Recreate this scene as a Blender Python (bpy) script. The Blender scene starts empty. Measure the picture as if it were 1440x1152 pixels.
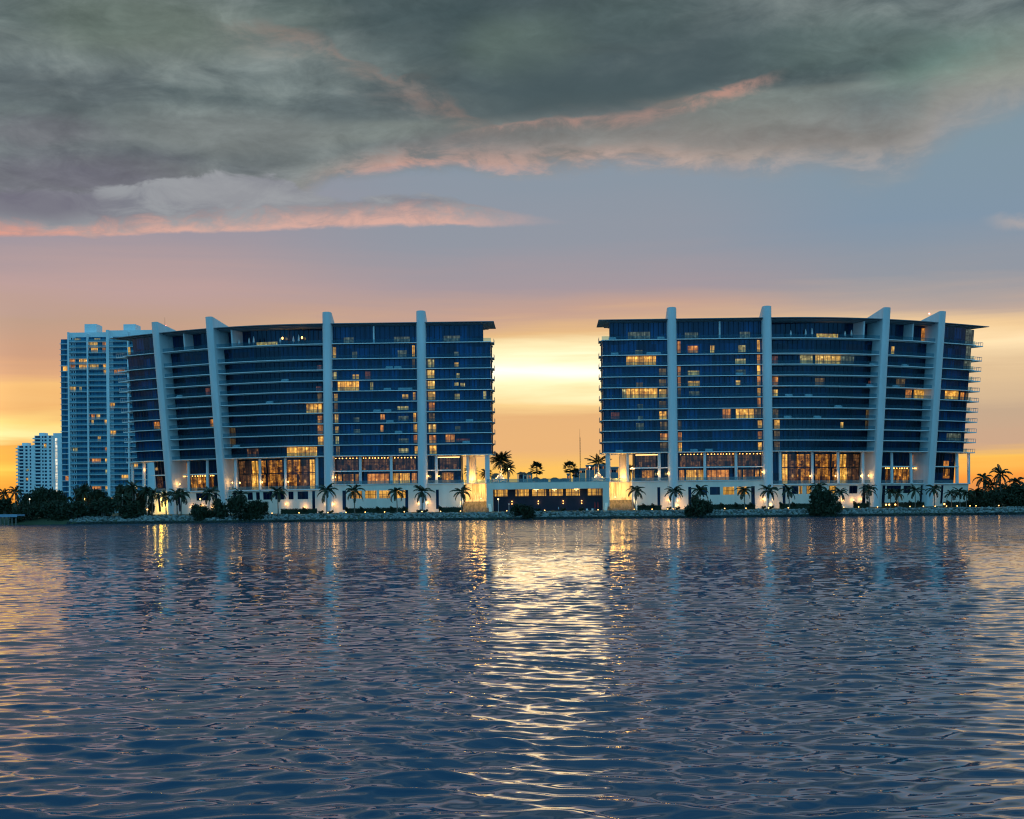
import bpy, bmesh, math, random
import numpy as np
from mathutils import Vector, Matrix, noise as mnoise

SC = bpy.context.scene
COL = SC.collection
R = math.radians
rnd = random.Random(7)

# ---------------------------------------------------------------- camera frame
FPX = 2043.0          # focal length in photograph pixels (1440 wide)
HOR = 712.0           # horizon row in the middle of the photograph
YAW = 1.42            # the camera looks this much left of the symmetry axis
ROLL = 0.0105
CAMZ = 3.8


def ang(px, py=600.0):
    """compass angle (deg, + right of the axis) of a photograph pixel"""
    u = (px - 720) - ROLL * (py - HOR)
    return math.degrees(math.atan(u / FPX)) - YAW


def at(px, Y, py=600.0):
    return Y * math.tan(R(ang(px, py)))


def zat(px, py, Y):
    u = (px - 720) - ROLL * (py - HOR)
    v = (py - HOR) + ROLL * (px - 720)
    a = math.atan(u / FPX)
    # depth along the view axis of a point at world distance Y
    X = Y * math.tan(a - R(YAW))
    dep = Y * math.cos(R(YAW)) - X * math.sin(R(YAW))
    return CAMZ - v * dep / FPX


def skyc(px, py):
    u = (px - 720) - ROLL * (py - HOR)
    v = (py - HOR) + ROLL * (px - 720)
    a = math.atan(u / FPX)
    return math.degrees(a) - YAW, math.degrees(math.atan(-v / FPX * math.cos(a)))


def s2l(c):
    out = []
    for x in c[:3]:
        x = x / 255.0
        out.append(x / 12.92 if x <= 0.04045 else ((x + 0.055) / 1.055) ** 2.4)
    return tuple(out)


# ---------------------------------------------------------------- mesh builder
class MB:
    def __init__(self):
        self.v = []
        self.f = []
        self.uv = []
        self.mi = []

    def vert(self, p):
        self.v.append(tuple(p))
        return len(self.v) - 1

    def face(self, pts, uvs=None, mi=0):
        i0 = len(self.v)
        self.v.extend(tuple(p) for p in pts)
        self.f.append(tuple(range(i0, i0 + len(pts))))
        self.uv.append(uvs)
        self.mi.append(mi)

    def idx(self, ids, uvs=None, mi=0):
        self.f.append(tuple(ids))
        self.uv.append(uvs)
        self.mi.append(mi)

    def box(self, x0, x1, y0, y1, z0, z1, mi=0):
        i = len(self.v)
        self.v += [(x0, y0, z0), (x1, y0, z0), (x1, y1, z0), (x0, y1, z0),
                   (x0, y0, z1), (x1, y0, z1), (x1, y1, z1), (x0, y1, z1)]
        for q, uvq in (((0, 1, 5, 4), [(x0, z0), (x1, z0), (x1, z1), (x0, z1)]),
                       ((1, 2, 6, 5), [(y0, z0), (y1, z0), (y1, z1), (y0, z1)]),
                       ((2, 3, 7, 6), [(x1, z0), (x0, z0), (x0, z1), (x1, z1)]),
                       ((3, 0, 4, 7), [(y1, z0), (y0, z0), (y0, z1), (y1, z1)]),
                       ((4, 5, 6, 7), [(x0, y0), (x1, y0), (x1, y1), (x0, y1)]),
                       ((3, 2, 1, 0), [(x0, y1), (x1, y1), (x1, y0), (x0, y0)])):
            self.idx([i + k for k in q], uvq, mi)
        return self

    def tube(self, pts, rads, n=8, cap=True, mi=0):
        rings = []
        for k, (p, r) in enumerate(zip(pts, rads)):
            p = Vector(p)
            a = Vector(pts[max(k - 1, 0)])
            b = Vector(pts[min(k + 1, len(pts) - 1)])
            d = (b - a)
            d = d.normalized() if d.length > 1e-9 else Vector((0, 0, 1))
            s = Vector((1, 0, 0)) if abs(d.x) < 0.9 else Vector((0, 1, 0))
            e1 = d.cross(s).normalized()
            e2 = d.cross(e1)
            ring = []
            for j in range(n):
                t = 2 * math.pi * j / n
                ring.append(self.vert(p + (e1 * math.cos(t) + e2 * math.sin(t)) * r))
            rings.append(ring)
        for a, b in zip(rings[:-1], rings[1:]):
            for j in range(n):
                self.idx((a[j], a[(j + 1) % n], b[(j + 1) % n], b[j]), None, mi)
        if cap:
            self.idx(rings[0][::-1], None, mi)
            self.idx(rings[-1], None, mi)
        return self

    def ball(self, c, r, n=8, m=5, sz=1.0, mi=0):
        c = Vector(c)
        rings = []
        top = self.vert(c + Vector((0, 0, r * sz)))
        bot = self.vert(c - Vector((0, 0, r * sz)))
        for i in range(1, m):
            ph = math.pi * i / m
            rings.append([self.vert(c + Vector((r * math.sin(ph) * math.cos(2 * math.pi * j / n),
                                                r * math.sin(ph) * math.sin(2 * math.pi * j / n),
                                                r * sz * math.cos(ph)))) for j in range(n)])
        for j in range(n):
            self.idx((top, rings[0][j], rings[0][(j + 1) % n]), None, mi)
            self.idx((bot, rings[-1][(j + 1) % n], rings[-1][j]), None, mi)
        for a, b in zip(rings[:-1], rings[1:]):
            for j in range(n):
                self.idx((a[j], b[j], b[(j + 1) % n], a[(j + 1) % n]), None, mi)
        return self

    def mesh(self, name, mats, smooth=False, recalc=True):
        me = bpy.data.meshes.new(name)
        me.from_pydata(self.v, [], self.f)
        if any(u is not None for u in self.uv):
            lay = me.uv_layers.new(name='UVMap')
            k = 0
            for f, u in zip(self.f, self.uv):
                for j in range(len(f)):
                    lay.data[k].uv = u[j] if u is not None else (0, 0)
                    k += 1
        if not isinstance(mats, (list, tuple)):
            mats = [mats]
        for m in mats:
            me.materials.append(m)
        if len(mats) > 1:
            me.polygons.foreach_set('material_index', self.mi)
        if recalc:
            bm = bmesh.new()
            bm.from_mesh(me)
            bmesh.ops.remove_doubles(bm, verts=bm.verts, dist=1e-4)
            bmesh.ops.recalc_face_normals(bm, faces=bm.faces)
            bm.to_mesh(me)
            bm.free()
        if smooth:
            me.polygons.foreach_set('use_smooth', [True] * len(me.polygons))
        me.update()
        return me

    def build(self, name, mats, parent=None, smooth=False, recalc=True, loc=None):
        me = self.mesh(name, mats, smooth, recalc)
        return link(name, me, parent, loc)


def link(name, me, parent=None, loc=None):
    o = bpy.data.objects.new(name, me)
    COL.objects.link(o)
    if parent is not None:
        o.parent = parent
        # meshes are written in world coordinates: undo the parent's location
        o.matrix_parent_inverse = Matrix.Translation(-Vector(parent.location))
    if loc is not None:
        o.location = loc
    return o


def tag(o, label=None, cat=None, group=None, kind=None):
    if label:
        o['label'] = label
    if cat:
        o['category'] = cat
    if group:
        o['group'] = group
    if kind:
        o['kind'] = kind
    return o


def empty(name, loc=(0, 0, 0), label=None, cat=None, group=None):
    o = bpy.data.objects.new(name, None)
    COL.objects.link(o)
    o.location = loc
    o.empty_display_size = 0.5
    return tag(o, label, cat, group)


def child(name, me, parent):
    """part whose mesh is written in its thing's own coordinates"""
    o = bpy.data.objects.new(name, me)
    COL.objects.link(o)
    o.parent = parent
    return o


# ---------------------------------------------------------------- node helpers
class NT:
    def __init__(self, tree):
        self.t = tree
        tree.nodes.clear()

    def n(self, typ, **kw):
        nd = self.t.nodes.new(typ)
        for k, v in kw.items():
            setattr(nd, k, v)
        return nd

    def l(self, a, b):
        self.t.links.new(a, b)

    def put(self, sock, val):
        if hasattr(val, 'is_output'):
            self.l(val, sock)
        else:
            sock.default_value = val

    def m(self, op, a, b=None, c=None, clamp=False):
        nd = self.n('ShaderNodeMath', operation=op)
        nd.use_clamp = clamp
        self.put(nd.inputs[0], a)
        if b is not None:
            self.put(nd.inputs[1], b)
        if c is not None:
            self.put(nd.inputs[2], c)
        return nd.outputs[0]

    def ss(self, x, a, b, o0=0.0, o1=1.0):
        nd = self.n('ShaderNodeMapRange', interpolation_type='SMOOTHSTEP')
        self.put(nd.inputs[0], x)
        self.put(nd.inputs[1], a)
        self.put(nd.inputs[2], b)
        self.put(nd.inputs[3], o0)
        self.put(nd.inputs[4], o1)
        return nd.outputs[0]

    def lin(self, x, a, b, o0=0.0, o1=1.0):
        nd = self.n('ShaderNodeMapRange')
        self.put(nd.inputs[0], x)
        self.put(nd.inputs[1], a)
        self.put(nd.inputs[2], b)
        self.put(nd.inputs[3], o0)
        self.put(nd.inputs[4], o1)
        return nd.outputs[0]

    def mix(self, f, a, b, mode='MIX'):
        nd = self.n('ShaderNodeMix', data_type='RGBA', blend_type=mode)
        self.put(nd.inputs[0], f)
        for s, v in ((nd.inputs[6], a), (nd.inputs[7], b)):
            if hasattr(v, 'is_output'):
                self.l(v, s)
            else:
                s.default_value = (*v[:3], 1)
        return nd.outputs[2]

    def xyz(self, x, y, z=0.0):
        nd = self.n('ShaderNodeCombineXYZ')
        for s, v in zip(nd.inputs, (x, y, z)):
            self.put(s, v)
        return nd.outputs[0]

    def sep(self, v):
        nd = self.n('ShaderNodeSeparateXYZ')
        self.l(v, nd.inputs[0])
        return nd.outputs

    def noise(self, vec, scale, detail=3, rough=0.5, dist=0.0, dim='3D', color=False, w=None):
        nd = self.n('ShaderNodeTexNoise', noise_dimensions=dim)
        if vec is not None:
            self.l(vec, nd.inputs['Vector'])
        nd.inputs['Scale'].default_value = scale
        nd.inputs['Detail'].default_value = detail
        nd.inputs['Roughness'].default_value = rough
        nd.inputs['Distortion'].default_value = dist
        return nd.outputs[1 if color else 0]

    def ramp(self, x, stops, interp='LINEAR'):
        nd = self.n('ShaderNodeValToRGB')
        cr = nd.color_ramp
        cr.interpolation = interp
        while len(cr.elements) > 1:
            cr.elements.remove(cr.elements[-1])
        for i, (p, c) in enumerate(stops):
            e = cr.elements[0] if i == 0 else cr.elements.new(p)
            e.position = p
            e.color = (*c[:3], 1)
        self.l(x, nd.inputs[0])
        return nd.outputs[0]

    def curve(self, x, pts):
        """x already in 0..1; pts in 0..1"""
        nd = self.n('ShaderNodeFloatCurve')
        cm = nd.mapping
        c = cm.curves[0]
        pts = sorted(pts)
        c.points[0].location = pts[0]
        c.points[1].location = pts[-1]
        for p in pts[1:-1]:
            c.points.new(*p)
        cm.extend = 'HORIZONTAL'
        cm.update()
        self.put(nd.inputs['Factor'], 1.0)
        self.l(x, nd.inputs['Value'])
        return nd.outputs[0]


def new_mat(name):
    m = bpy.data.materials.new(name)
    m.use_nodes = True
    return m, NT(m.node_tree)


def principled(nt, **kw):
    b = nt.n('ShaderNodeBsdfPrincipled')
    o = nt.n('ShaderNodeOutputMaterial')
    nt.l(b.outputs[0], o.inputs[0])
    for k, v in kw.items():
        s = b.inputs[k.replace('_', ' ')]
        if hasattr(v, 'is_output'):
            nt.l(v, s)
        elif isinstance(v, (tuple, list)) and len(v) == 3:
            s.default_value = (*v, 1) if s.type == 'RGBA' else v
        else:
            s.default_value = v
    return b


M = {}


def simple(name, col, rough=0.6, var=0.12, scale=0.6, metal=0.0, spec=0.5, streak=False):
    m, nt = new_mat(name)
    g = nt.n('ShaderNodeNewGeometry')
    vec = g.outputs['Position']
    if streak:
        mp = nt.n('ShaderNodeMapping')
        mp.inputs['Scale'].default_value = (1, 1, 0.12)
        nt.l(vec, mp.inputs[0])
        vec = mp.outputs[0]
    f = nt.noise(vec, scale, 5, 0.6)
    lo = tuple(c * (1 - var) for c in col)
    hi = tuple(min(1, c * (1 + var)) for c in col)
    c = nt.mix(nt.lin(f, 0.3, 0.7), lo, hi)
    principled(nt, Base_Color=c, Roughness=rough, Metallic=metal, Specular_IOR_Level=spec)
    M[name] = m
    return m


simple('white_concrete', (0.66, 0.70, 0.72), 0.55, 0.10, 0.5, streak=True)
simple('slab_paint', (0.86, 0.87, 0.87), 0.5, 0.06, 0.4)
simple('podium_paint', (0.80, 0.71, 0.62), 0.6, 0.09, 0.35, streak=True)
simple('roof_metal', (0.20, 0.23, 0.26), 0.45, 0.1, 0.3)
simple('soffit', (0.35, 0.33, 0.30), 0.6, 0.1, 0.3)
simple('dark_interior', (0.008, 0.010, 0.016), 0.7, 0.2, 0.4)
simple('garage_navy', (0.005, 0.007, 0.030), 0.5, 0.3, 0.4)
simple('dark_metal', (0.03, 0.03, 0.035), 0.4, 0.1, 1.0, 0.6)
simple('pale_metal', (0.5, 0.52, 0.55), 0.4, 0.1, 1.0, 0.3)
simple('trunk', (0.17, 0.15, 0.125), 0.85, 0.35, 2.5)
simple('pale_trunk', (0.32, 0.29, 0.25), 0.85, 0.25, 2.5)
simple('terracotta', (0.16, 0.08, 0.055), 0.8, 0.25, 0.7)
simple('stucco', (0.42, 0.36, 0.30), 0.8, 0.1, 0.5)
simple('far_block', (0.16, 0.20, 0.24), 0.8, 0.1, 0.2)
simple('red_canvas', (0.32, 0.02, 0.03), 0.8, 0.2, 2.0)
simple('white_canvas', (0.7, 0.7, 0.7), 0.8, 0.08, 2.0)
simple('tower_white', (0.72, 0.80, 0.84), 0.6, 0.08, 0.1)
simple('skin', (0.40, 0.26, 0.19), 0.6, 0.08, 3)
simple('shirt', (0.45, 0.55, 0.65), 0.8, 0.1, 3)
simple('trousers', (0.03, 0.035, 0.06), 0.8, 0.2, 3)
simple('hair', (0.02, 0.015, 0.01), 0.8, 0.2, 3)



def streaked(name, col, dark, amt):
    """stone with long vertical streaks of a darker tone"""
    m, nt = new_mat(name)
    mp = nt.n('ShaderNodeMapping')
    mp.inputs['Scale'].default_value = (1.5, 0.35, 0.06)
    nt.l(nt.n('ShaderNodeNewGeometry').outputs['Position'], mp.inputs[0])
    f = nt.noise(mp.outputs[0], 1.0, 5, 0.65, 0.2)
    principled(nt, Base_Color=nt.mix(nt.ss(f, 0.42, 0.60, 0.0, amt), col, dark), Roughness=0.6)
    M[name] = m


streaked('cascade_stone', (0.70, 0.60, 0.40), (0.24, 0.16, 0.07), 0.8)
streaked('slide_ramp', (0.13, 0.11, 0.085), (0.03, 0.026, 0.02), 0.95)
simple('slide_rim', (0.85, 0.78, 0.66), 0.6, 0.08, 1.0)


def leaf(name, a, b):
    m, nt = new_mat(name)
    g = nt.n('ShaderNodeNewGeometry')
    f = nt.noise(g.outputs['Position'], 0.9, 3, 0.6)
    c = nt.mix(nt.lin(f, 0.3, 0.7), a, b)
    principled(nt, Base_Color=c, Roughness=0.55, Specular_IOR_Level=0.3)
    M[name] = m


leaf('palm_leaf', (0.014, 0.026, 0.012), (0.030, 0.046, 0.020))
leaf('bush_leaf', (0.010, 0.019, 0.009), (0.030, 0.045, 0.018))
leaf('hedge_leaf', (0.016, 0.030, 0.016), (0.034, 0.052, 0.026))


def emit(name, col, strength):
    m, nt = new_mat(name)
    principled(nt, Base_Color=(0.5, 0.5, 0.5), Emission_Color=col, Emission_Strength=strength)
    M[name] = m


emit('lamp_warm', (1.0, 0.44, 0.09), 4.5)
emit('lamp_pale', (1.0, 0.58, 0.19), 4.5)
emit('lamp_white', (1.0, 0.85, 0.6), 4.0)
emit('lamp_red', (1.0, 0.12, 0.10), 9.0)


def facade_glass(name, base_a, base_b, pane=1.55, dark=0.12, rough=0.09, ior=1.55, block=0.4):
    """coated glass in panes: u is metres along the wall, v is metres up"""
    m, nt = new_mat(name)
    uv = nt.n('ShaderNodeUVMap').outputs[0]
    u, v, _ = nt.sep(uv)
    uu = nt.m('DIVIDE', u, pane)
    cell = nt.xyz(nt.m('FLOOR', uu), nt.m('FLOOR', nt.m('DIVIDE', v, 3.35)), 3.0)
    wn = nt.n('ShaderNodeTexWhiteNoise', noise_dimensions='3D')
    nt.l(cell, wn.inputs[0])
    big = nt.n('ShaderNodeTexWhiteNoise', noise_dimensions='3D')
    nt.l(nt.xyz(nt.m('FLOOR', nt.m('DIVIDE', u, 6.3)), nt.m('FLOOR', nt.m('DIVIDE', v, 3.35)), 9.0), big.inputs[0])
    c = nt.mix(nt.m('MULTIPLY', wn.outputs[0], 1.0), base_a, base_b)
    curt = nt.m('MULTIPLY', nt.m('GREATER_THAN', big.outputs[0], 0.72),
                nt.m('GREATER_THAN', wn.outputs[0], 0.45))
    c = nt.mix(nt.m('MULTIPLY', curt, 0.55), c, (base_b[0] * 4 + 0.02, base_b[1] * 1.4 + 0.01, base_b[2] * 1.0))
    dk = nt.n('ShaderNodeTexWhiteNoise', noise_dimensions='3D')
    nt.l(nt.xyz(nt.m('FLOOR', nt.m('DIVIDE', u, 4.65)), nt.m('FLOOR', nt.m('DIVIDE', nt.m('SUBTRACT', v, 20.0), 6.70)), 5.0), dk.inputs[0])
    c = nt.mix(nt.m('MULTIPLY', nt.m('GREATER_THAN', dk.outputs[0], 0.56), block), c, (0.002, 0.005, 0.012))  # dark blocks: shade of recesses painted into the glass colour
    fr = nt.m('FRACT', uu)
    mull = nt.m('LESS_THAN', nt.m('ABSOLUTE', nt.m('SUBTRACT', fr, 0.5)), 0.085)
    c = nt.mix(nt.m('MULTIPLY', mull, 0.8), c, tuple(x * dark for x in base_a))
    principled(nt, Base_Color=c, Roughness=nt.m('ADD', rough, nt.m('MULTIPLY', mull, 0.4)),
               IOR=ior, Specular_Tint=(0.45, 0.72, 1.0))
    M[name] = m


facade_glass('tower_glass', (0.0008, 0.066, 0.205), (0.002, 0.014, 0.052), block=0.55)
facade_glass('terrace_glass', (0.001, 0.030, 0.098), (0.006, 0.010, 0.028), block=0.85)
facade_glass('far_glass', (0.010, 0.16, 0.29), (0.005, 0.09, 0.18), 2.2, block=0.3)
facade_glass('podium_glass', (0.004, 0.012, 0.045), (0.004, 0.008, 0.03), 1.3)


def hv0(nt, v):
    return nt.m('FRACT', nt.m('DIVIDE', nt.m('SUBTRACT', v, 20.1), 3.35))


def lit(name, col_a, col_b, strength, pane=1.4, furn=0.5, vary=0.45):
    """a lit room seen through panes: curtains, furniture and mullions break up the light"""
    m, nt = new_mat(name)
    uv = nt.n('ShaderNodeUVMap').outputs[0]
    u, v, _ = nt.sep(uv)
    fold = nt.noise(nt.xyz(nt.m('MULTIPLY', u, 1.9), nt.m('MULTIPLY', v, 0.12), 1.7), 1.0, 3, 0.7)
    blob = nt.noise(nt.xyz(u, nt.m('MULTIPLY', v, 1.1), 5.0), 0.9, 4, 0.65)
    fr = nt.m('FRACT', nt.m('DIVIDE', u, pane))
    mull = nt.m('GREATER_THAN', nt.m('ABSOLUTE', nt.m('SUBTRACT', fr, 0.5)), 0.065)
    hv = nt.m('FRACT', nt.m('DIVIDE', nt.m('ADD', v, 0.9), 3.35))
    bar = nt.m('GREATER_THAN', nt.m('ABSOLUTE', nt.m('SUBTRACT', hv, 0.62)), 0.025)
    k = nt.m('MULTIPLY', nt.lin(fold, 0.32, 0.68, 0.25, 1.25), nt.lin(blob, 0.35, 0.62, 1 - furn, 1.15))
    wn = nt.n('ShaderNodeTexWhiteNoise', noise_dimensions='3D')
    nt.l(nt.xyz(nt.m('FLOOR', nt.m('DIVIDE', u, pane)), nt.m('FLOOR', nt.m('DIVIDE', v, 2.45)), 2.0), wn.inputs[0])
    k = nt.m('MULTIPLY', k, nt.lin(wn.outputs[0], 0, 1, 1 - vary, 1 + 0.35 * vary))
    # a ceiling lamp here and there
    lx = nt.m('SUBTRACT', nt.m('FRACT', nt.m('DIVIDE', u, 3.7)), 0.5)
    ly = nt.m('SUBTRACT', hv0(nt, v), 0.72)
    ld = nt.m('SQRT', nt.m('ADD', nt.m('POWER', nt.m('MULTIPLY', lx, 3.7), 2.0), nt.m('POWER', nt.m('MULTIPLY', ly, 3.35), 2.0)))
    k = nt.m('ADD', k, nt.m('MULTIPLY', nt.ss(ld, 0.5, 0.05), 0.9))
    k = nt.m('MULTIPLY', k, nt.lin(mull, 0, 1, 0.18, 1.0))
    k = nt.m('MULTIPLY', k, nt.lin(bar, 0, 1, 0.4, 1.0))
    k = nt.m('MULTIPLY', nt.m('MAXIMUM', k, 0.02), strength)
    c = nt.mix(nt.lin(blob, 0.3, 0.7), col_a, col_b)
    principled(nt, Base_Color=(0.006, 0.012, 0.03), Roughness=0.12, Emission_Color=c, Emission_Strength=k)
    M[name] = m


lit('lit_bright', (1.0, 0.38, 0.035), (1.0, 0.56, 0.10), 1.25)
lit('lit_yellow', (1.0, 0.50, 0.07), (1.0, 0.64, 0.17), 0.9)
lit('lit_pale', (0.72, 0.62, 0.20), (0.95, 0.76, 0.30), 0.6, 1.1, 0.6)
lit('lit_orange', (1.0, 0.28, 0.035), (1.0, 0.42, 0.08), 0.75)
lit('lit_dim', (0.60, 0.30, 0.07), (0.45, 0.34, 0.14), 0.25)
lit('lit_green', (0.36, 0.52, 0.42), (0.50, 0.60, 0.45), 0.22, 1.1, 0.6)
lit('lit_red', (0.8, 0.16, 0.09), (0.7, 0.30, 0.20), 0.2)
lit('lit_lobby', (1.0, 0.29, 0.02), (1.0, 0.45, 0.06), 0.68, 0.95, 0.9, 0.95)
lit('lit_lobby_dim', (0.75, 0.24, 0.05), (0.55, 0.28, 0.10), 0.26, 0.95, 0.95, 0.95)
lit('lit_garage', (1.0, 0.42, 0.025), (1.0, 0.52, 0.07), 0.85, 2.1, 0.35)
lit('lit_stair', (1.0, 0.93, 0.72), (1.0, 0.96, 0.8), 1.2, 50, 0.1)


def rail_glass(name, col, alpha):
    m, nt = new_mat(name)
    a = nt.n('ShaderNodeBsdfTransparent')
    a.inputs[0].default_value = (0.75, 0.9, 0.95, 1)
    b = nt.n('ShaderNodeBsdfPrincipled')
    b.inputs['Base Color'].default_value = (*col, 1)
    b.inputs['Roughness'].default_value = 0.15
    mx = nt.n('ShaderNodeMixShader')
    mx.inputs[0].default_value = alpha
    nt.l(a.outputs[0], mx.inputs[1])
    nt.l(b.outputs[0], mx.inputs[2])
    o = nt.n('ShaderNodeOutputMaterial')
    nt.l(mx.outputs[0], o.inputs[0])
    M[name] = m


rail_glass('rail_glass', (0.05, 0.17, 0.23), 0.17)
rail_glass('tower_rail', (0.14, 0.38, 0.48), 0.42)
rail_glass('clear_rail', (0.25, 0.33, 0.36), 0.3)

# ---------------------------------------------------------------- camera
cam = bpy.data.cameras.new('camera')
cam.sensor_width = 36.0
cam.sensor_fit = 'HORIZONTAL'
cam.lens = FPX / 1440 * 36.0
cam.shift_y = (HOR - 576) / 1440
cam.clip_start = 0.5
cam.clip_end = 20000
co = bpy.data.objects.new('camera', cam)
COL.objects.link(co)
co.location = (0, 0, CAMZ)
co.rotation_euler = (R(90), ROLL, R(YAW))
SC.camera = co

# ---------------------------------------------------------------- sky
W = bpy.data.worlds.new('World')
SC.world = W
W.use_nodes = True
nt = NT(W.node_tree)
D = nt.n('ShaderNodeTexCoord').outputs['Generated']
nrm = nt.n('ShaderNodeVectorMath', operation='NORMALIZE')
nt.l(D, nrm.inputs[0])
dx, dy, dz = nt.sep(nrm.outputs[0])
az = nt.m('MULTIPLY', nt.m('ARCTAN2', dx, dy), 57.29578)
el = nt.m('MULTIPLY', nt.m('ARCSINE', dz), 57.29578)
ela = nt.m('ABSOLUTE', el)
# low streaks: the elevation is nudged by long flat noise
stv = nt.xyz(nt.m('MULTIPLY', az, 0.075), nt.m('MULTIPLY', ela, 1.05), 2.3)
st = nt.noise(stv, 1.0, 5, 0.55, 0.35)
st2 = nt.noise(nt.xyz(nt.m('MULTIPLY', az, 0.05), nt.m('MULTIPLY', ela, 0.35), 8.1), 1.0, 3, 0.5, 0.2)
elw = nt.m('ADD', ela, nt.m('MULTIPLY', nt.m('SUBTRACT', st, 0.5), 1.7))
elw = nt.m('ADD', elw, nt.m('MULTIPLY', nt.m('SUBTRACT', st2, 0.5), 0.9))
x = nt.m('DIVIDE', elw, 25.0, clamp=True)


def prof(rows):
    return [(min(1.0, e / 25.0), tuple(q * g for q in s2l(c))) for e, c, g in rows]


left = nt.ramp(x, prof([(0, (240, 145, 50), 1), (0.75, (252, 168, 62), 1), (1.5, (255, 206, 88), 1.05), (2.1, (250, 184, 78), 1), (2.55, (246, 178, 84), 1), (2.95, (255, 232, 160), 1.1), (3.4, (254, 216, 130), 1.05),
                        (4.0, (244, 186, 116), 1), (4.6, (248, 194, 124), 1), (5.1, (226, 172, 128), 1), (5.8, (207, 160, 130), 1),
                        (7, (192, 159, 139), 1), (8.5, (190, 160, 156), 1), (10.5, (158, 150, 160), 1), (14, (140, 145, 155), 1), (25, (96, 118, 128), 1)]))
cent = nt.ramp(x, prof([(0, (245, 185, 80), 1), (1.2, (255, 198, 96), 1), (2.2, (234, 181, 122), 1), (3.4, (231, 180, 124), 1),
                        (4.1, (250, 212, 146), 1), (4.6, (255, 235, 182), 1.12), (5.3, (255, 249, 220), 1.4), (6.0, (255, 238, 186), 1.05),
                        (6.7, (232, 188, 134), 1), (7.5, (198, 162, 145), 1), (8.6, (166, 152, 158), 1), (10.2, (146, 151, 163), 1),
                        (14, (134, 150, 164), 1), (25, (96, 122, 128), 1)]))
right = nt.ramp(x, prof([(0, (215, 140, 90), 1), (0.8, (255, 160, 66), 1), (1.5, (255, 196, 92), 1), (2.1, (206, 168, 138), 1),
                         (3.5, (198, 170, 142), 1), (5.0, (226, 194, 152), 1), (6.0, (255, 226, 178), 1.05), (6.6, (244, 206, 154), 1),
                         (7.3, (190, 168, 155), 1), (8.5, (147, 152, 162), 1), (10.5, (129, 149, 168), 1), (14, (128, 150, 163), 1), (25, (100, 132, 136), 1)]))
base = nt.mix(nt.ss(az, -3.0, -15.0), cent, left)
base = nt.mix(nt.ss(az, 4.0, 14.0), base, right)
# extra glow added beyond the left of the view to strengthen the water's reflection
lg = nt.m('ADD', 1.0, nt.m('MULTIPLY', nt.ss(az, -19.5, -25.0, 0.0, 0.7), nt.ss(ela, 9.0, 5.0)))
base = nt.mix(1.0, base, nt.xyz(lg, lg, lg), 'MULTIPLY')

azn = nt.m('DIVIDE', nt.m('ADD', az, 30.0), 60.0, clamp=True)


def bnd(pixels):
    """a line across the sky through photograph pixels -> elevation (deg)"""
    pts = []
    for px, py in pixels:
        a, e = skyc(px, py)
        pts.append(((a + 30) / 60, e / 25))
    return nt.m('MULTIPLY', nt.curve(azn, pts), 25.0)


# cloud shapes
cv = nt.xyz(nt.m('MULTIPLY', az, 0.10), nt.m('MULTIPLY', ela, 0.30), 0.0)
n1 = nt.noise(cv, 1.0, 6, 0.58, 0.6)
n2 = nt.noise(nt.xyz(nt.m('MULTIPLY', az, 0.42), nt.m('MULTIPLY', ela, 0.95), 4.0), 1.0, 9, 0.62, 0.5)
n3 = nt.noise(nt.xyz(nt.m('MULTIPLY', az, 0.055), nt.m('MULTIPLY', ela, 0.16), 11.0), 1.0, 4, 0.5, 0.4)
wob = nt.m('ADD', nt.m('MULTIPLY', nt.m('SUBTRACT', n1, 0.5), 1.2), nt.m('MULTIPLY', nt.m('SUBTRACT', n2, 0.5), 1.3))

deck_e = bnd([(-300, 345), (-40, 330), (120, 322), (300, 312), (400, 292), (450, 262), (520, 246), (640, 240), (770, 246), (880, 238),
              (1000, 246), (1130, 244), (1270, 238), (1330, 196), (1440, 150), (1700, 110)])
h = nt.m('ADD', nt.m('SUBTRACT', ela, deck_e), wob)
deck = nt.ss(h, nt.ss(az, 4.0, 15.0, -0.25, -0.7), nt.ss(az, 4.0, 15.0, 0.6, 1.5))
tone = nt.m('ADD', nt.m('MULTIPLY', n1, 0.55), nt.m('MULTIPLY', n3, 0.75))
tone = nt.m('ADD', nt.m('SUBTRACT', tone, 0.15), nt.m('MULTIPLY', nt.m('SUBTRACT', n2, 0.5), 0.30))
wx_ = nt.m('MULTIPLY', nt.m('SUBTRACT', n1, 0.5), 2.2)
wy_ = nt.m('MULTIPLY', nt.m('SUBTRACT', n2, 0.5), 1.1)


def blob(col, px, py, rx, ry, c, amt):
    """a lighter or darker mass of cloud with a ragged edge"""
    a0, e0 = skyc(px, py)
    du = nt.m('DIVIDE', nt.m('SUBTRACT', az, a0), rx / 36.0)
    dv = nt.m('DIVIDE', nt.m('SUBTRACT', nt.m('ADD', ela, nt.m('MULTIPLY', wy_, 0.6)), e0), ry / 36.0)
    d = nt.m('SQRT', nt.m('ADD', nt.m('MULTIPLY', du, du), nt.m('MULTIPLY', dv, dv)))
    d = nt.m('ADD', d, nt.m('MULTIPLY', wx_, 0.4))
    return nt.mix(nt.ss(d, 1.15, 0.25, 0.0, amt), col, s2l(c))


dcol = nt.ramp(tone, [(0.32, s2l((70, 85, 90))), (0.46, s2l((92, 106, 109))), (0.57, s2l((115, 127, 127))), (0.72, s2l((142, 152, 149)))])
dark1 = nt.m('MULTIPLY', nt.ss(az, 12.0, -12.0), nt.ss(ela, 15.0, 11.0))
dcol = nt.mix(nt.m('MULTIPLY', dark1, 0.75), dcol, nt.ramp(tone, [(0.34, s2l((100, 102, 114))), (0.66, s2l((152, 152, 154)))]))
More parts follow.
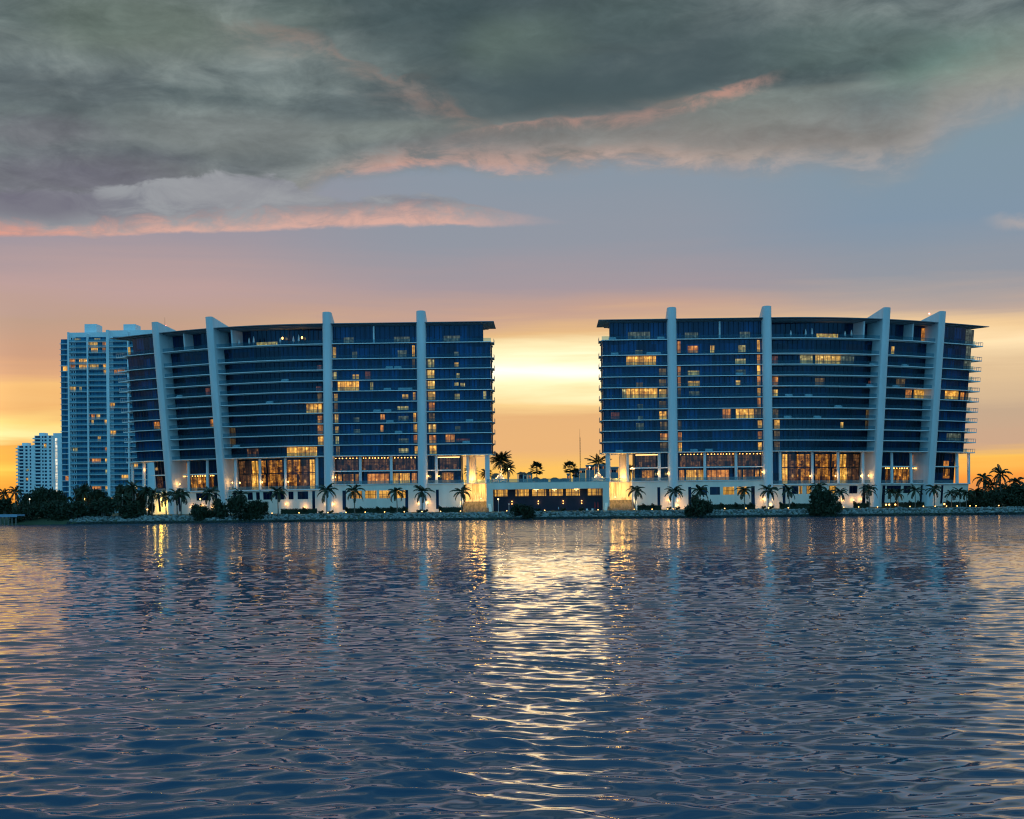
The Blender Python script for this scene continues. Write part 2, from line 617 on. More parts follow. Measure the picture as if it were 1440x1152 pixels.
# bands of light and dark running along the deck
band = nt.noise(nt.xyz(nt.m('ADD', nt.m('MULTIPLY', az, 0.05), nt.m('MULTIPLY', ela, 0.03)), nt.m('MULTIPLY', ela, 0.55), 21.0), 1.0, 3, 0.5, 0.5)
dcol = nt.mix(nt.ss(band, 0.48, 0.72, 0.0, 0.55), dcol, s2l((132, 140, 134)))
dcol = nt.mix(nt.ss(band, 0.48, 0.30, 0.0, 0.6), dcol, s2l((70, 86, 90)))
for px, py, rx, ry, c, amt in ((590, 45, 190, 80, (64, 82, 86), 0.8), (830, 135, 200, 55, (74, 92, 98), 0.7), (740, 70, 110, 50, (100, 118, 110), 0.7),
                               (1400, 100, 170, 70, (116, 144, 134), 0.75), (1180, 60, 190, 50, (92, 112, 108), 0.5), (200, 30, 210, 60, (92, 106, 96), 0.7),
                               (60, 130, 170, 50, (82, 92, 98), 0.6), (330, 190, 230, 40, (118, 124, 124), 0.7), (120, 250, 190, 45, (104, 102, 116), 0.75), (520, 150, 130, 30, (88, 100, 104), 0.6),
                               (60, 185, 120, 28, (112, 108, 118), 0.5), (640, 215, 150, 30, (128, 128, 130), 0.6), (900, 30, 150, 50, (74, 92, 92), 0.6), (420, 20, 90, 40, (78, 96, 92), 0.5),
                               (1300, 150, 180, 40, (112, 126, 128), 0.6), (1060, 160, 150, 36, (122, 130, 126), 0.6)):
    dcol = blob(dcol, px, py, rx, ry, c, amt)
# lit fringe
fr = nt.m('MULTIPLY', nt.m('MULTIPLY', nt.ss(h, 0.0, 0.22), nt.ss(h, 1.25, 0.22)), nt.m('MULTIPLY', nt.ss(az, -10.0, -5.0, 0.15, 1.0), nt.ss(az, 12.0, 16.0, 1.0, 0.3)))
pink = nt.m('MULTIPLY', fr, nt.ss(n2, 0.36, 0.60))
pcol = nt.mix(nt.ss(az, 0.0, 12.0), s2l((212, 160, 144)), s2l((192, 168, 154)))
dcol = nt.mix(nt.m('MULTIPLY', pink, 0.85), dcol, pcol)
soft = nt.m('MULTIPLY', nt.ss(h, 3.2, 0.3), nt.ss(az, -8.0, 4.0))
dcol = nt.mix(nt.m('MULTIPLY', soft, 0.62), dcol, s2l((172, 160, 153)))
n4 = nt.noise(nt.xyz(nt.m('MULTIPLY', az, 0.75), nt.m('MULTIPLY', ela, 1.7), 31.0), 1.0, 10, 0.66, 0.8)
tex = nt.m('MULTIPLY', nt.lin(n4, 0.3, 0.7, 0.92, 1.08), nt.lin(n2, 0.3, 0.7, 0.87, 1.13))
dcol = nt.mix(1.0, dcol, nt.xyz(tex, tex, tex), 'MULTIPLY')
sky = nt.mix(deck, base, dcol)


def ridge(pixels, width, col, amt, fade, k=0.5):
    """a rim of cloud catching the low light, broken up by noise"""
    global sky
    e = bnd(pixels)
    d = nt.m('ADD', nt.m('SUBTRACT', ela, e), nt.m('MULTIPLY', nt.m('SUBTRACT', n2, 0.5), 0.9 * width / 0.4))
    up = nt.ss(d, width * 0.45, 0.0)
    dn = nt.ss(d, -width * 1.5 * k, 0.0)
    f = nt.m('MULTIPLY', up, dn)
    a0, a1, a2, a3 = fade
    f = nt.m('MULTIPLY', f, nt.m('MULTIPLY', nt.ss(az, a0, a1), nt.ss(az, a3, a2)))
    f = nt.m('MULTIPLY', f, nt.m('MULTIPLY', nt.ss(n2, 0.36, 0.60, 0.15, 1.1), nt.ss(band, 0.36, 0.56, 0.35, 1.1)))
    sky = nt.mix(nt.m('MULTIPLY', f, amt, clamp=True), sky, s2l(col))


A = lambda px: skyc(px, 150)[0]
# dark belly above the second ridge, then the two salmon ridges
e2 = bnd([(0, 240), (500, 230), (650, 192), (760, 172), (900, 160), (1000, 132), (1105, 100), (1250, 60), (1440, 20)])
bel = nt.m('MULTIPLY', nt.ss(nt.m('ADD', nt.m('SUBTRACT', ela, e2), nt.m('MULTIPLY', nt.m('SUBTRACT', n2, 0.5), 0.8)), 0.0, 0.7),
           nt.ss(nt.m('SUBTRACT', ela, e2), 4.2, 1.2))
bel = nt.m('MULTIPLY', bel, nt.m('MULTIPLY', nt.ss(az, A(560), A(760)), nt.ss(az, A(1200), A(950))))
sky = nt.mix(nt.m('MULTIPLY', bel, 0.8), sky, s2l((70, 87, 92)))
ridge([(0, 240), (500, 230), (650, 192), (760, 172), (900, 160), (1000, 132), (1105, 100), (1250, 60), (1440, 20)], 0.42, (188, 144, 130), 0.7,
      (A(600), A(700), A(1040), A(1120)), 0.9)
ridge([(100, 10), (300, 32), (420, 45), (500, 92), (600, 128), (700, 190), (900, 240)], 0.9, (158, 126, 114), 0.34,
      (A(270), A(430), A(640), A(740)), 0.9)
# low bank of cloud on the left with a pink foot
lo_e = bnd([(-300, 345), (0, 334), (220, 330), (430, 322), (700, 317), (850, 316), (1200, 316)])
hi_e = bnd([(-300, 250), (0, 262), (150, 268), (240, 250), (310, 240), (390, 246), (440, 272), (500, 276), (560, 268), (640, 276), (740, 300), (860, 314), (1200, 330)])
bump = nt.m('ADD', nt.m('MULTIPLY', nt.m('SUBTRACT', n2, 0.5), 0.9), nt.m('MULTIPLY', nt.m('SUBTRACT', n1, 0.5), 0.6))
dl = nt.m('ADD', nt.m('SUBTRACT', ela, lo_e), nt.m('MULTIPLY', bump, 0.6))
dh = nt.m('ADD', nt.m('SUBTRACT', hi_e, ela), nt.m('MULTIPLY', bump, 1.5))
bank = nt.m('MULTIPLY', nt.ss(dl, -0.05, 0.14), nt.ss(dh, -0.02, 0.22))
bank = nt.m('MULTIPLY', bank, nt.ss(az, 1.2, -4.5))
bcol = nt.mix(nt.ss(n2, 0.35, 0.65), s2l((126, 128, 138)), s2l((152, 155, 160)))
bcol = blob(bcol, 60, 285, 140, 34, (108, 105, 120), 0.75)
bcol = blob(bcol, 320, 275, 150, 30, (160, 162, 166), 0.6)
foot = nt.ss(nt.m('ADD', dl, nt.m('ADD', nt.m('MULTIPLY', nt.m('SUBTRACT', n2, 0.5), 1.5), nt.m('MULTIPLY', nt.m('SUBTRACT', n1, 0.5), 0.9))), 0.95, 0.05)
bcol = nt.mix(nt.m('MULTIPLY', foot, nt.ss(n4, 0.30, 0.58, 0.55, 0.95)), bcol, nt.mix(nt.ss(az, -14.0, -21.0), s2l((220, 174, 160)), s2l((226, 160, 142))))
sky = nt.mix(bank, sky, bcol)
# small wisp at the right edge
wl = nt.m('MULTIPLY', nt.ss(nt.m('ABSOLUTE', nt.m('SUBTRACT', nt.m('ADD', ela, nt.m('MULTIPLY', nt.m('SUBTRACT', n2, 0.5), 1.2)),
                                               bnd([(0, 500), (1300, 312), (1380, 312), (1440, 318), (1700, 330)]))), 0.45, 0.0), nt.ss(az, A(1370), A(1430)))
sky = nt.mix(nt.m('MULTIPLY', wl, 0.6), sky, s2l((182, 170, 166)))

# overhead: thick grey-green cloud with thinner places
top = nt.ramp(nt.noise(nrm.outputs[0], 3.0, 5, 0.55, 0.4), [(0.3, (0.03, 0.085, 0.15)), (0.5, (0.06, 0.135, 0.20)), (0.7, (0.12, 0.21, 0.26))])
sky = nt.mix(nt.ss(ela, 19.0, 29.0), sky, top)
# the evening sky behind the photographer: clear deep blue
back_lo = (0.10, 0.42, 0.74)
back_hi = (0.17, 0.60, 0.92)
bk = nt.mix(nt.ss(ela, 0.0, 30.0), back_lo, back_hi)
bk = nt.mix(nt.ss(nt.noise(nrm.outputs[0], 2.2, 4, 0.6), 0.42, 0.68, 0.0, 0.5), bk, (0.24, 0.54, 0.70))
sky = nt.mix(nt.ss(dy, 0.30, -0.35), sky, bk)

nish = nt.n('ShaderNodeTexSky', sky_type='NISHITA')
nish.sun_disc = False
nish.sun_elevation = R(2.0)
nish.sun_rotation = R(0.0)
nish.air_density = 1.2
nish.dust_density = 1.5
add = nt.mix(1.0, sky, nt.mix(1.0, nish.outputs[0], (0.0006, 0.0006, 0.0006), 'MULTIPLY'), 'ADD')
bg = nt.n('ShaderNodeBackground')
nt.l(add, bg.inputs[0])
bg.inputs[1].default_value = 1.0
wo = nt.n('ShaderNodeOutputWorld')
nt.l(bg.outputs[0], wo.inputs[0])

sun = bpy.data.lights.new('sun', 'SUN')
sun.energy = 0.012
sun.angle = R(8)
sun.color = (1.0, 0.72, 0.38)
so = bpy.data.objects.new('sun', sun)
COL.objects.link(so)
so.rotation_euler = (R(90 - 4.5), 0, R(180 + 0.5))   # low in the gap between the two buildings, shining towards the camera
so.location = (0, 900, 80)

SC.view_settings.view_transform = 'Standard'
SC.view_settings.look = 'None'
SC.view_settings.exposure = 0.0
SC.view_settings.gamma = 1.0
SC.render.engine = 'CYCLES'
SC.cycles.use_denoising = True
SC.cycles.filter_width = 1.15
SC.cycles.max_bounces = 6
SC.cycles.transparent_max_bounces = 12
SC.cycles.sample_clamp_indirect = 2.5
# ---------------------------------------------------------------- water
SHORE = 407.0      # where the water meets the rocks


def make_water():
    rs = np.random.RandomState(11)
    comps = []
    for i in range(64):
        lam = 0.27 * (1.7 / 0.27) ** rs.rand()
        th = rs.normal(0, 0.43) + (0.15 if i % 3 else -0.22)
        k = 2 * math.pi / lam
        slope = 0.0205 * (1.0 if lam > 0.6 else (lam / 0.6) ** 0.6) * (0.7 + 0.6 * rs.rand())
        comps.append((k * math.sin(th), k * math.cos(th), slope / k, rs.rand() * 6.2832))
    # rows of the near sheet, spaced for the ripples; out to the shore the rows widen
    ys = [9.0]
    while ys[-1] < 150:
        d = ys[-1]
        ys.append(d + max(0.06, min(0.45, d * 0.0032)))
    ys = np.array(ys)
    nx = 700
    verts = []
    t = np.linspace(-1, 1, nx)
    Y = ys[:, None] + 0 * t[None, :]
    X = (ys[:, None] * 0.50 + 3.0) * t[None, :]
    fade = 1.0 / (1 + (Y / 120.0) ** 4)
    gust = 1.0 + 0.25 * np.sin(X * 0.11 + Y * 0.05 + 1.0) * np.sin(Y * 0.083 - X * 0.021) + 0.15 * np.sin(X * 0.31 - Y * 0.17)
    Z = np.zeros_like(Y)
    DX = np.zeros_like(Y)
    DY = np.zeros_like(Y)
    wx = X + 0.35 * np.sin(Y * 0.55 + 0.3 * np.sin(X * 0.4)) + 0.25 * np.sin(Y * 0.21 + X * 0.33)
    wy = Y + 0.30 * np.sin(X * 0.62 + 0.5 * np.sin(Y * 0.3)) + 0.22 * np.sin(X * 0.27 - Y * 0.19)
    for kx, ky, a, ph in comps:
        arg = kx * wx + ky * wy + ph
        Z += a * np.sin(arg)
        k = math.hypot(kx, ky)
        DX += 0.75 * a * kx / k * np.cos(arg)
        DY += 0.75 * a * ky / k * np.cos(arg)
    g = fade * gust
    edge = np.clip((1 - np.abs(t)) * 12, 0, 1)[None, :] * np.clip((Y - 9.0) / 0.8, 0, 1) * np.clip((ys[-1] - Y) / 25, 0, 1)
    Z *= g * edge
    X2 = X + DX * g * edge
    Y2 = Y + DY * g * edge
    ny = len(ys)
    co_ = np.stack([X2, Y2, Z], -1).reshape(-1, 3)
    i = np.arange(ny - 1)[:, None] * nx + np.arange(nx - 1)[None, :]
    quads = np.stack([i, i + 1, i + nx + 1, i + nx], -1).reshape(-1, 4)
    # flat surround, sharing the border of the near sheet
    base = len(co_)
    xl0, xr0 = X2[0, 0], X2[0, -1]
    xl1, xr1 = X2[-1, 0], X2[-1, -1]
    BX = 3500.0
    ext = np.array([(-BX, -900, 0), (BX, -900, 0), (BX, SHORE + 60, 0), (-BX, SHORE + 60, 0)], float)
    co_ = np.concatenate([co_, ext])
    c0, c1, c2, c3 = base, base + 1, base + 2, base + 3
    faces = [list(map(int, q)) for q in quads]
    near = [int(q) for q in range(nx)]
    far = [int((ny - 1) * nx + q) for q in range(nx)]
    lft = [int(q * nx) for q in range(ny)]
    rgt = [int(q * nx + nx - 1) for q in range(ny)]
    faces.append([c0, c1] + near[::-1])
    faces.append([c2, c3] + far)
    faces.append([c3, c0] + lft)
    faces.append([c1, c2] + rgt[::-1])
    me = bpy.data.meshes.new('water')
    me.from_pydata(co_.tolist(), [], faces)
    me.polygons.foreach_set('use_smooth', [True] * (len(faces) - 4) + [False] * 4)
    m, nt = new_mat('water')
    geo = nt.n('ShaderNodeNewGeometry')
    px, py, pz = nt.sep(geo.outputs['Position'])
    # ripples too fine for the mesh, as small tilts of the surface; they take over with distance
    far_f = nt.ss(py, 70.0, 165.0)
    va = nt.xyz(nt.m('MULTIPLY', px, 0.85), nt.m('MULTIPLY', py, 2.0), 0.0)
    na = nt.noise(va, 1.0, 2, 0.5, 0.3, color=True)
    vb = nt.xyz(nt.m('MULTIPLY', px, 0.32), nt.m('MULTIPLY', py, 0.75), 7.0)
    nb = nt.noise(vb, 1.0, 2, 0.5, 0.3, color=True)
    ax_, ay_, _ = nt.sep(na)
    bx_, by_, _ = nt.sep(nb)
    calm = nt.ss(py, 399.0, 406.0, 1.0, 0.3)
    rough_sea = nt.ss(py, 150.0, 370.0, 1.0, 2.3)
    amp_a = nt.m('MULTIPLY', nt.m('MULTIPLY', nt.lin(far_f, 0, 1, 0.05, 1.7), calm), rough_sea)
    amp_b = nt.m('MULTIPLY', nt.m('MULTIPLY', nt.lin(far_f, 0, 1, 0.0, 1.4), calm), rough_sea)
    sx = nt.m('MULTIPLY', nt.m('ADD', nt.m('MULTIPLY', nt.m('SUBTRACT', ax_, 0.5), amp_a), nt.m('MULTIPLY', nt.m('SUBTRACT', bx_, 0.5), amp_b)), nt.ss(py, 130.0, 300.0, 0.40, 2.4))
    sy = nt.m('ADD', nt.m('MULTIPLY', nt.m('SUBTRACT', ay_, 0.5), amp_a), nt.m('MULTIPLY', nt.m('SUBTRACT', by_, 0.5), amp_b))
    off = nt.xyz(sx, sy, 0.0)
    ad = nt.n('ShaderNodeVectorMath', operation='ADD')
    nt.l(geo.outputs['Normal'], ad.inputs[0])
    nt.l(off, ad.inputs[1])
    nm = nt.n('ShaderNodeVectorMath', operation='NORMALIZE')
    nt.l(ad.outputs[0], nm.inputs[0])
    principled(nt, Base_Color=(0.005, 0.060, 0.120), Roughness=nt.ss(py, 60.0, 200.0, 0.04, 0.12), IOR=1.46, Specular_Tint=(0.84, 0.95, 1.0), Normal=nm.outputs[0])
    me.materials.append(m)
    o = link('water', me)
    tag(o, kind='structure')
    return o


make_water()

# ---------------------------------------------------------------- ground
def ground():
    m, nt = new_mat('ground')
    geo = nt.n('ShaderNodeNewGeometry')
    f = nt.noise(geo.outputs['Position'], 0.35, 6, 0.65)
    f2 = nt.noise(geo.outputs['Position'], 3.0, 4, 0.6)
    c = nt.mix(nt.lin(f, 0.35, 0.65), (0.030, 0.050, 0.022), (0.055, 0.075, 0.032))
    c = nt.mix(nt.lin(f2, 0.4, 0.7, 0, 0.6), c, (0.075, 0.08, 0.05))
    principled(nt, Base_Color=c, Roughness=0.9)
    M['ground'] = m
    mb = MB()
    xs = [-4000, -600, -300] + [x for x in range(-200, 201, 5)] + [300, 600, 4000]
    rows = [(SHORE - 3, -2.0), (SHORE + 1.0, 0.2), (SHORE + 5.2, 1.72), (SHORE + 8, 1.88), (SHORE + 26, 2.1), (SHORE + 44, 2.3), (700, 2.4), (9000, 2.5)]
    ids = []
    for j, (y, z) in enumerate(rows):
        r_ = []
        for xx in xs:
            jx = 0.0
            if j in (1, 2, 3):
                jx = 0.6 * math.sin(xx * 0.35) + 0.35 * math.sin(xx * 1.1 + 2)
            zz = z + (0.10 * mnoise.noise(Vector((xx * 0.1, y * 0.1, 0))) if 2 <= j <= 6 else 0)
            r_.append(mb.vert((xx, y + jx, zz)))
        ids.append(r_)
    for a, b in zip(ids[:-1], ids[1:]):
        for i in range(len(xs) - 1):
            mb.idx((a[i], a[i + 1], b[i + 1], b[i]))
    o = mb.build('ground', m, smooth=True)
    tag(o, kind='structure')
    # the pale walk along the top of the rocks
    pm = simple('path_paving', (0.42, 0.40, 0.36), 0.8, 0.12, 1.5)
    mb = MB()
    a = []
    for xx in range(-128, 150, 3):
        jx = 0.3 * math.sin(xx * 0.35)
        a.append((mb.vert((xx, SHORE + 6.4 + jx, 1.98)), mb.vert((xx, SHORE + 9.2 + jx, 2.06))))
    for p, q in zip(a[:-1], a[1:]):
        mb.idx((p[0], q[0], q[1], p[1]))
    o = mb.build('path', pm)
    tag(o, kind='structure')


ground()


def rocks():
    m, nt = new_mat('rock')
    geo = nt.n('ShaderNodeNewGeometry')
    f = nt.noise(geo.outputs['Position'], 1.3, 5, 0.65)
    rr = nt.m('FRACT', nt.m('MULTIPLY', geo.outputs['Random Per Island'], 1.0))
    c = nt.mix(nt.lin(f, 0.3, 0.7), (0.15, 0.18, 0.18), (0.34, 0.37, 0.36))
    c = nt.mix(nt.m('MULTIPLY', nt.m('MULTIPLY', rr, rr), 0.95), c, (0.04, 0.05, 0.05))
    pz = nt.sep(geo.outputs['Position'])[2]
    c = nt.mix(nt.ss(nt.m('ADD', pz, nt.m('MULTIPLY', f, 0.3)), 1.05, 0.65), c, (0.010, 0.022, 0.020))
    principled(nt, Base_Color=c, Roughness=0.85)
    M['rock'] = m
    bm = bmesh.new()
    bmesh.ops.create_icosphere(bm, subdivisions=1, radius=1.0)
    bv = [v.co.copy() for v in bm.verts]
    bf = [[v.index for v in f.verts] for f in bm.faces]
    bm.free()
    mb = MB()
    r = random.Random(5)
    for xx in np.arange(-136, 133, 0.52):
        for row in range(6):
            s = r.uniform(0.34, 0.72)
            t = (row + r.uniform(-0.4, 0.4)) / 5.0
            t = max(-0.05, min(1.05, t))
            y = SHORE - 0.2 + 5.8 * t + 0.6 * math.sin(xx * 0.35)
            z = -0.15 + 1.98 * t + r.uniform(-0.12, 0.12)
            q = Matrix.Rotation(r.uniform(0, 6.28), 3, 'Z') @ Matrix.Rotation(r.uniform(0, 6.28), 3, 'X')
            sc = Vector((r.uniform(0.8, 1.3), r.uniform(0.7, 1.1), r.uniform(0.55, 0.9))) * s
            c = Vector((xx + r.uniform(-0.35, 0.35), y, z))
            i0 = len(mb.v)
            for v in bv:
                w = v * r.uniform(0.82, 1.12)
                mb.v.append(tuple(c + q @ Vector((w.x * sc.x, w.y * sc.y, w.z * sc.z))))
            for f in bf:
                mb.idx([i0 + k for k in f])
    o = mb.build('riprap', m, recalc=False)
    tag(o, label='bank of grey riprap rocks along the waterline', kind='stuff')


rocks()
# ---------------------------------------------------------------- the two long buildings
simple('end_panel', (0.035, 0.045, 0.06), 0.75, 0.1, 1.0, 0.0, 0.1)
PX = [17.2, 28, 39.0, 54, 68.5, 78.0, 86.8, 96.5, 105.7, 116.4, 126.6, 133.8, 140.4, 150]
PY = [450, 450, 450, 450, 450, 450.5, 452, 454.7, 458.3, 463.6, 469.7, 474.2, 478.8, 485.6]


def _curve(xq):
    # Catmull-Rom through the plan points
    i = max(0, min(len(PX) - 2, next((k for k in range(len(PX) - 1) if xq <= PX[k + 1]), len(PX) - 2)))
    def sl(k):
        a, b = max(0, k - 1), min(len(PX) - 1, k + 1)
        return (PY[b] - PY[a]) / (PX[b] - PX[a])
    h = PX[i + 1] - PX[i]
    s = (xq - PX[i]) / h
    m0, m1 = sl(i) * h, sl(i + 1) * h
    y = (2 * s**3 - 3 * s**2 + 1) * PY[i] + (s**3 - 2 * s**2 + s) * m0 + (-2 * s**3 + 3 * s**2) * PY[i + 1] + (s**3 - s**2) * m1
    dy = ((6 * s**2 - 6 * s) * PY[i] + (3 * s**2 - 4 * s + 1) * m0 + (-6 * s**2 + 6 * s) * PY[i + 1] + (3 * s**2 - 2 * s) * m1) / h
    return y, dy


T0, T1 = 17.2, 140.2


def F(t, z, off):
    tt = max(PX[0], min(PX[-1], t))
    y, d = _curve(tt)
    if t < PX[0]:
        y, d = PY[0], 0.0
    l = math.hypot(1, d)
    nx, ny = d / l, -1 / l                     # outward
    w = (tt - 66) / 38.0
    w = max(0, min(1, w))
    w = w * w * (3 - 2 * w)
    k = -off + 0.105 * w * (z - 55)
    return (t + nx * k, y + ny * k)


def t_ang(a, z, off):
    lo, hi = 10.0, 149.0
    for _ in range(50):
        mid = (lo + hi) / 2
        X, Y = F(mid, z, off)
        if math.degrees(math.atan2(X, Y)) < a:
            lo = mid
        else:
            hi = mid
    return (lo + hi) / 2


def t_px(px, z, off, sx=1, py=560):
    return t_ang(sx * ang(px, py), z, off)


LV = [20.1 + 3.35 * k for k in range(10)] + [55.0]
TOP = 60.4
ROOF = 61.2
TF = [t_ang(4.945, 64, -1.2), t_ang(8.63, 64, -1.2), t_ang(13.16, 64, -1.2), t_ang(15.2, 64, -1.2)]
BAYS = [(T0, TF[0] - 1.45), (TF[0] + 1.45, TF[1] - 1.45), (TF[1] + 1.45, TF[2] - 1.4), (TF[2] + 1.4, TF[3] - 1.4), (TF[3] + 1.4, T1)]
SET = [1.3, 1.3, 4.0, 3.7, 1.6]
PSET = [2.6, 2.6, 7.0, 5.0, 2.2]


class Building:
    def __init__(self, sx, label):
        self.sx = sx
        c = F(78, 10, 12)
        self.root = empty('apartment_building', (sx * c[0], c[1], 2.3), label, 'building', 'matching curved waterfront apartment buildings')

    def P(self, t, z, off):
        x, y = F(t, z, off)
        return (self.sx * x, y, z)

    def ribbon(self, mb, t0, t1, z0, z1, o0, o1, step=2.2, u0=None, ends=True):
        n = max(1, int(math.ceil((t1 - t0) / step)))
        ts = [t0 + (t1 - t0) * i / n for i in range(n + 1)]
        us = []
        acc = 0.0
        for i, t in enumerate(ts):
            if i:
                a, b = F(ts[i - 1], z0, o0), F(t, z0, o0)
                acc += math.hypot(a[0] - b[0], a[1] - b[1])
            us.append(acc + t0 if u0 is None else u0 + acc)
        q = [[mb.vert(self.P(t, z0, o0)), mb.vert(self.P(t, z1, o0)), mb.vert(self.P(t, z1, o1)), mb.vert(self.P(t, z0, o1))] for t in ts]
        for i in range(n):
            a, b = q[i], q[i + 1]
            ua, ub = us[i], us[i + 1]
            mb.idx((a[0], b[0], b[1], a[1]), [(ua, z0), (ub, z0), (ub, z1), (ua, z1)])
            mb.idx((a[1], b[1], b[2], a[2]), [(ua, z1)] * 4)
            mb.idx((a[2], b[2], b[3], a[3]), [(ua, z1), (ub, z1), (ub, z0), (ua, z0)])
            mb.idx((a[3], b[3], b[0], a[0]), [(ua, z0)] * 4)
        if ends:
            mb.idx(q[0][::-1], [(us[0], z0)] * 4)
            mb.idx(q[-1], [(us[-1], z0)] * 4)
        return mb

    def part(self, name, mat, *ribs, **kw):
        mb = MB()
        for r in ribs:
            self.ribbon(mb, *r, **kw)
        return mb.build(name, M[mat] if isinstance(mat, str) else mat, self.root)

    def post(self, name, t, off, z0, z1, wt, wd, mat='white_concrete', zref=None):
        """upright column with a rounded plan, following the lean of the front"""
        mb = MB()
        rings = []
        for z in (z0, z1):
            ring = []
            for j in range(10):
                a = 2 * math.pi * j / 10
                zz = z if zref is None else zref
                p = self.P(t + 0.5 * wt * math.cos(a), zz, off + 0.5 * wd * math.sin(a))
                ring.append(mb.vert((p[0], p[1], z)))
            rings.append(ring)
        for j in range(10):
            mb.idx((rings[0][j], rings[0][(j + 1) % 10], rings[1][(j + 1) % 10], rings[1][j]))
        mb.idx(rings[0])
        mb.idx(rings[1])
        return mb.build(name, M[mat], self.root)

    def fin(self, i):
        t = TF[i]
        L = 10.5 if i < 2 else 16.0
        wdt = 2.9 if i < 2 else 2.45
        nose = 1.5 if i < 2 else 0.5
        prof = []
        n = 9
        for j in range(n + 1):
            a = math.pi * j / n
            prof.append((-0.5 * wdt * math.cos(a), -1.2 + nose * (1 - math.sin(a))))
        prof += [(0.5 * wdt, L), (-0.5 * wdt, L)]
        mb = MB()
        zs = [1.9, 6, 12, 20, 30, 40, 50, 57]
        rings = []
        for z in zs:
            rings.append([mb.vert(self.P(t + a, z, o)) for a, o in prof])
        def ztop(o):
            s = max(0.0, (o + 1.2) / (L + 1.2))
            return 64.7 - 4.6 * (s ** 1.15 if i >= 2 else s ** 1.5)
        # intermediate points along the sloping top keep it a gentle curve
        rings.append([mb.vert(self.P(t + a, ztop(o), o)) for a, o in prof])
        k = len(prof)
        for a, b in zip(rings[:-1], rings[1:]):
            for j in range(k):
                mb.idx((a[j], a[(j + 1) % k], b[(j + 1) % k], b[j]))
        mb.idx(rings[0])
        # top as a fan of strips
        r = rings[-1]
        for j in range((k - 2) // 2):
            a, b = r[j], r[j + 1]
            c, d = r[k - 3 - j - 1], r[k - 3 - j]
            if len({a, b, c, d}) == 4:
                mb.idx((a, b, c, d))
        mb.idx((r[0], r[k - 3], r[k - 2], r[k - 1]))
        o = mb.build('fin', M['white_concrete'], self.root)
        return o

    def lit(self, k, px0, px1, mat, f0=0.0, f1=1.0, out=0.05, bay=None, zz=None, setb=None, name='lit_window'):
        """one lit window of storey k between two photograph columns"""
        z0 = LV[k] if zz is None else zz[0]
        z1 = (LV[k + 1] - 0.32 if k < 10 else TOP - 0.2) if zz is None else zz[1]
        za = z0 + 0.08 + (z1 - z0 - 0.1) * f0
        zb = z0 + 0.08 + (z1 - z0 - 0.1) * f1 - 0.05
        if setb is None:
            tm = t_px((px0 + px1) / 2, z0, 1.3, self.sx)
            b = min(range(5), key=lambda i: 0 if BAYS[i][0] - 1.5 <= tm <= BAYS[i][1] + 1.5 else min(abs(tm - BAYS[i][0]), abs(tm - BAYS[i][1])))
            if bay is not None:
                b = bay
            setb = (PSET if k == 10 else SET)[b]
        ta, tb = sorted((t_px(px0, z0, setb, self.sx), t_px(px1, z0, setb, self.sx)))
        mb = MB()
        self.ribbon(mb, ta, tb, za, zb, setb - out, setb + 0.02)
        return mb.build(name, M[mat], self.root)

    def shell(self):
        S = self
        # floors
        for k, z in enumerate(LV):
            S.part('floor_slab', 'slab_paint', (T0 - 0.1, T1 + 0.3, z - 0.21, z, 0.0, 16.0))
        # dark heart of the building behind the glass
        for b in range(5):
            a0, a1 = BAYS[b]
            a0 = a0 + (0.9 if b == 0 else -1.45)
            a1 = a1 + (0 if b == 4 else 1.45)
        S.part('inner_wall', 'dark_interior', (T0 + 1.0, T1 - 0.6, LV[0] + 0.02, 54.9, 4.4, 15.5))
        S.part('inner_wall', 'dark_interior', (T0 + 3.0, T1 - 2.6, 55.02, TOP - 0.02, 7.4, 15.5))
        # end walls with their own glass
        for (t, dt) in ((T0 + 0.2, 0.25), (T1 - 0.5, 0.25)):
            mb = MB()
            S.ribbon(mb, t, t + dt, LV[0] + 0.02, 54.6, 1.7, 15.8)
            mb.build('end_wall', M['end_panel'], S.root)
        # glass, bay by bay and storey by storey
        for k in range(11):
            z0 = LV[k]
            z1 = LV[k + 1] - 0.36 if k < 10 else TOP - 0.02
            for b in range(5):
                a0, a1 = BAYS[b]
                st_ = PSET[b] if k == 10 else SET[b]
                if k == 10 and b == 0:
                    a0 += 2.4
                if k == 10 and b == 4:
                    a1 -= 2.0
                if b == 0 and k < 10:
                    a0 += 0.2
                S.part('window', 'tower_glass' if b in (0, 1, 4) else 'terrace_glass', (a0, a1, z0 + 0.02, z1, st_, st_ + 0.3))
                S.part('balcony_railing', 'rail_glass', (BAYS[b][0] - (0.05 if b == 0 else 0), BAYS[b][1], z0 + 0.02, z0 + 1.08, 0.08, 0.13))
        # balconies on the two ends
        for k in range(11):
            z = LV[k]
            mb = MB()
            S.ribbon(mb, T1 + 0.32, T1 + 4.3, z - 0.34, z - 0.04, 1.0, 7.0)
            sl_ = mb.build('end_balcony', M['slab_paint'], S.root)
            mb = MB()
            S.ribbon(mb, T1 + 0.4, T1 + 4.25, z + 0.98, z + 1.08, 1.05, 1.13)
            for q in range(5):
                tt = T1 + 0.45 + q * 0.93
                S.ribbon(mb, tt, tt + 0.09, z - 0.05, z + 1.0, 1.05, 1.13)
            S.ribbon(mb, T1 + 4.17, T1 + 4.25, z + 0.98, z + 1.08, 1.05, 6.9)
            S.ribbon(mb, T1 + 4.17, T1 + 4.25, z - 0.05, z + 1.0, 6.8, 6.9)
            rl = mb.build('handrail', M['pale_metal'], S.root)
            rl.parent = sl_
            rl.matrix_parent_inverse = Matrix.Identity(4)
            rl.location = (0, 0, 0)
            mb = MB()
            S.ribbon(mb, T0 - 0.85, T0 - 0.12, z - 0.34, z - 0.05, 2.0, 8.0)
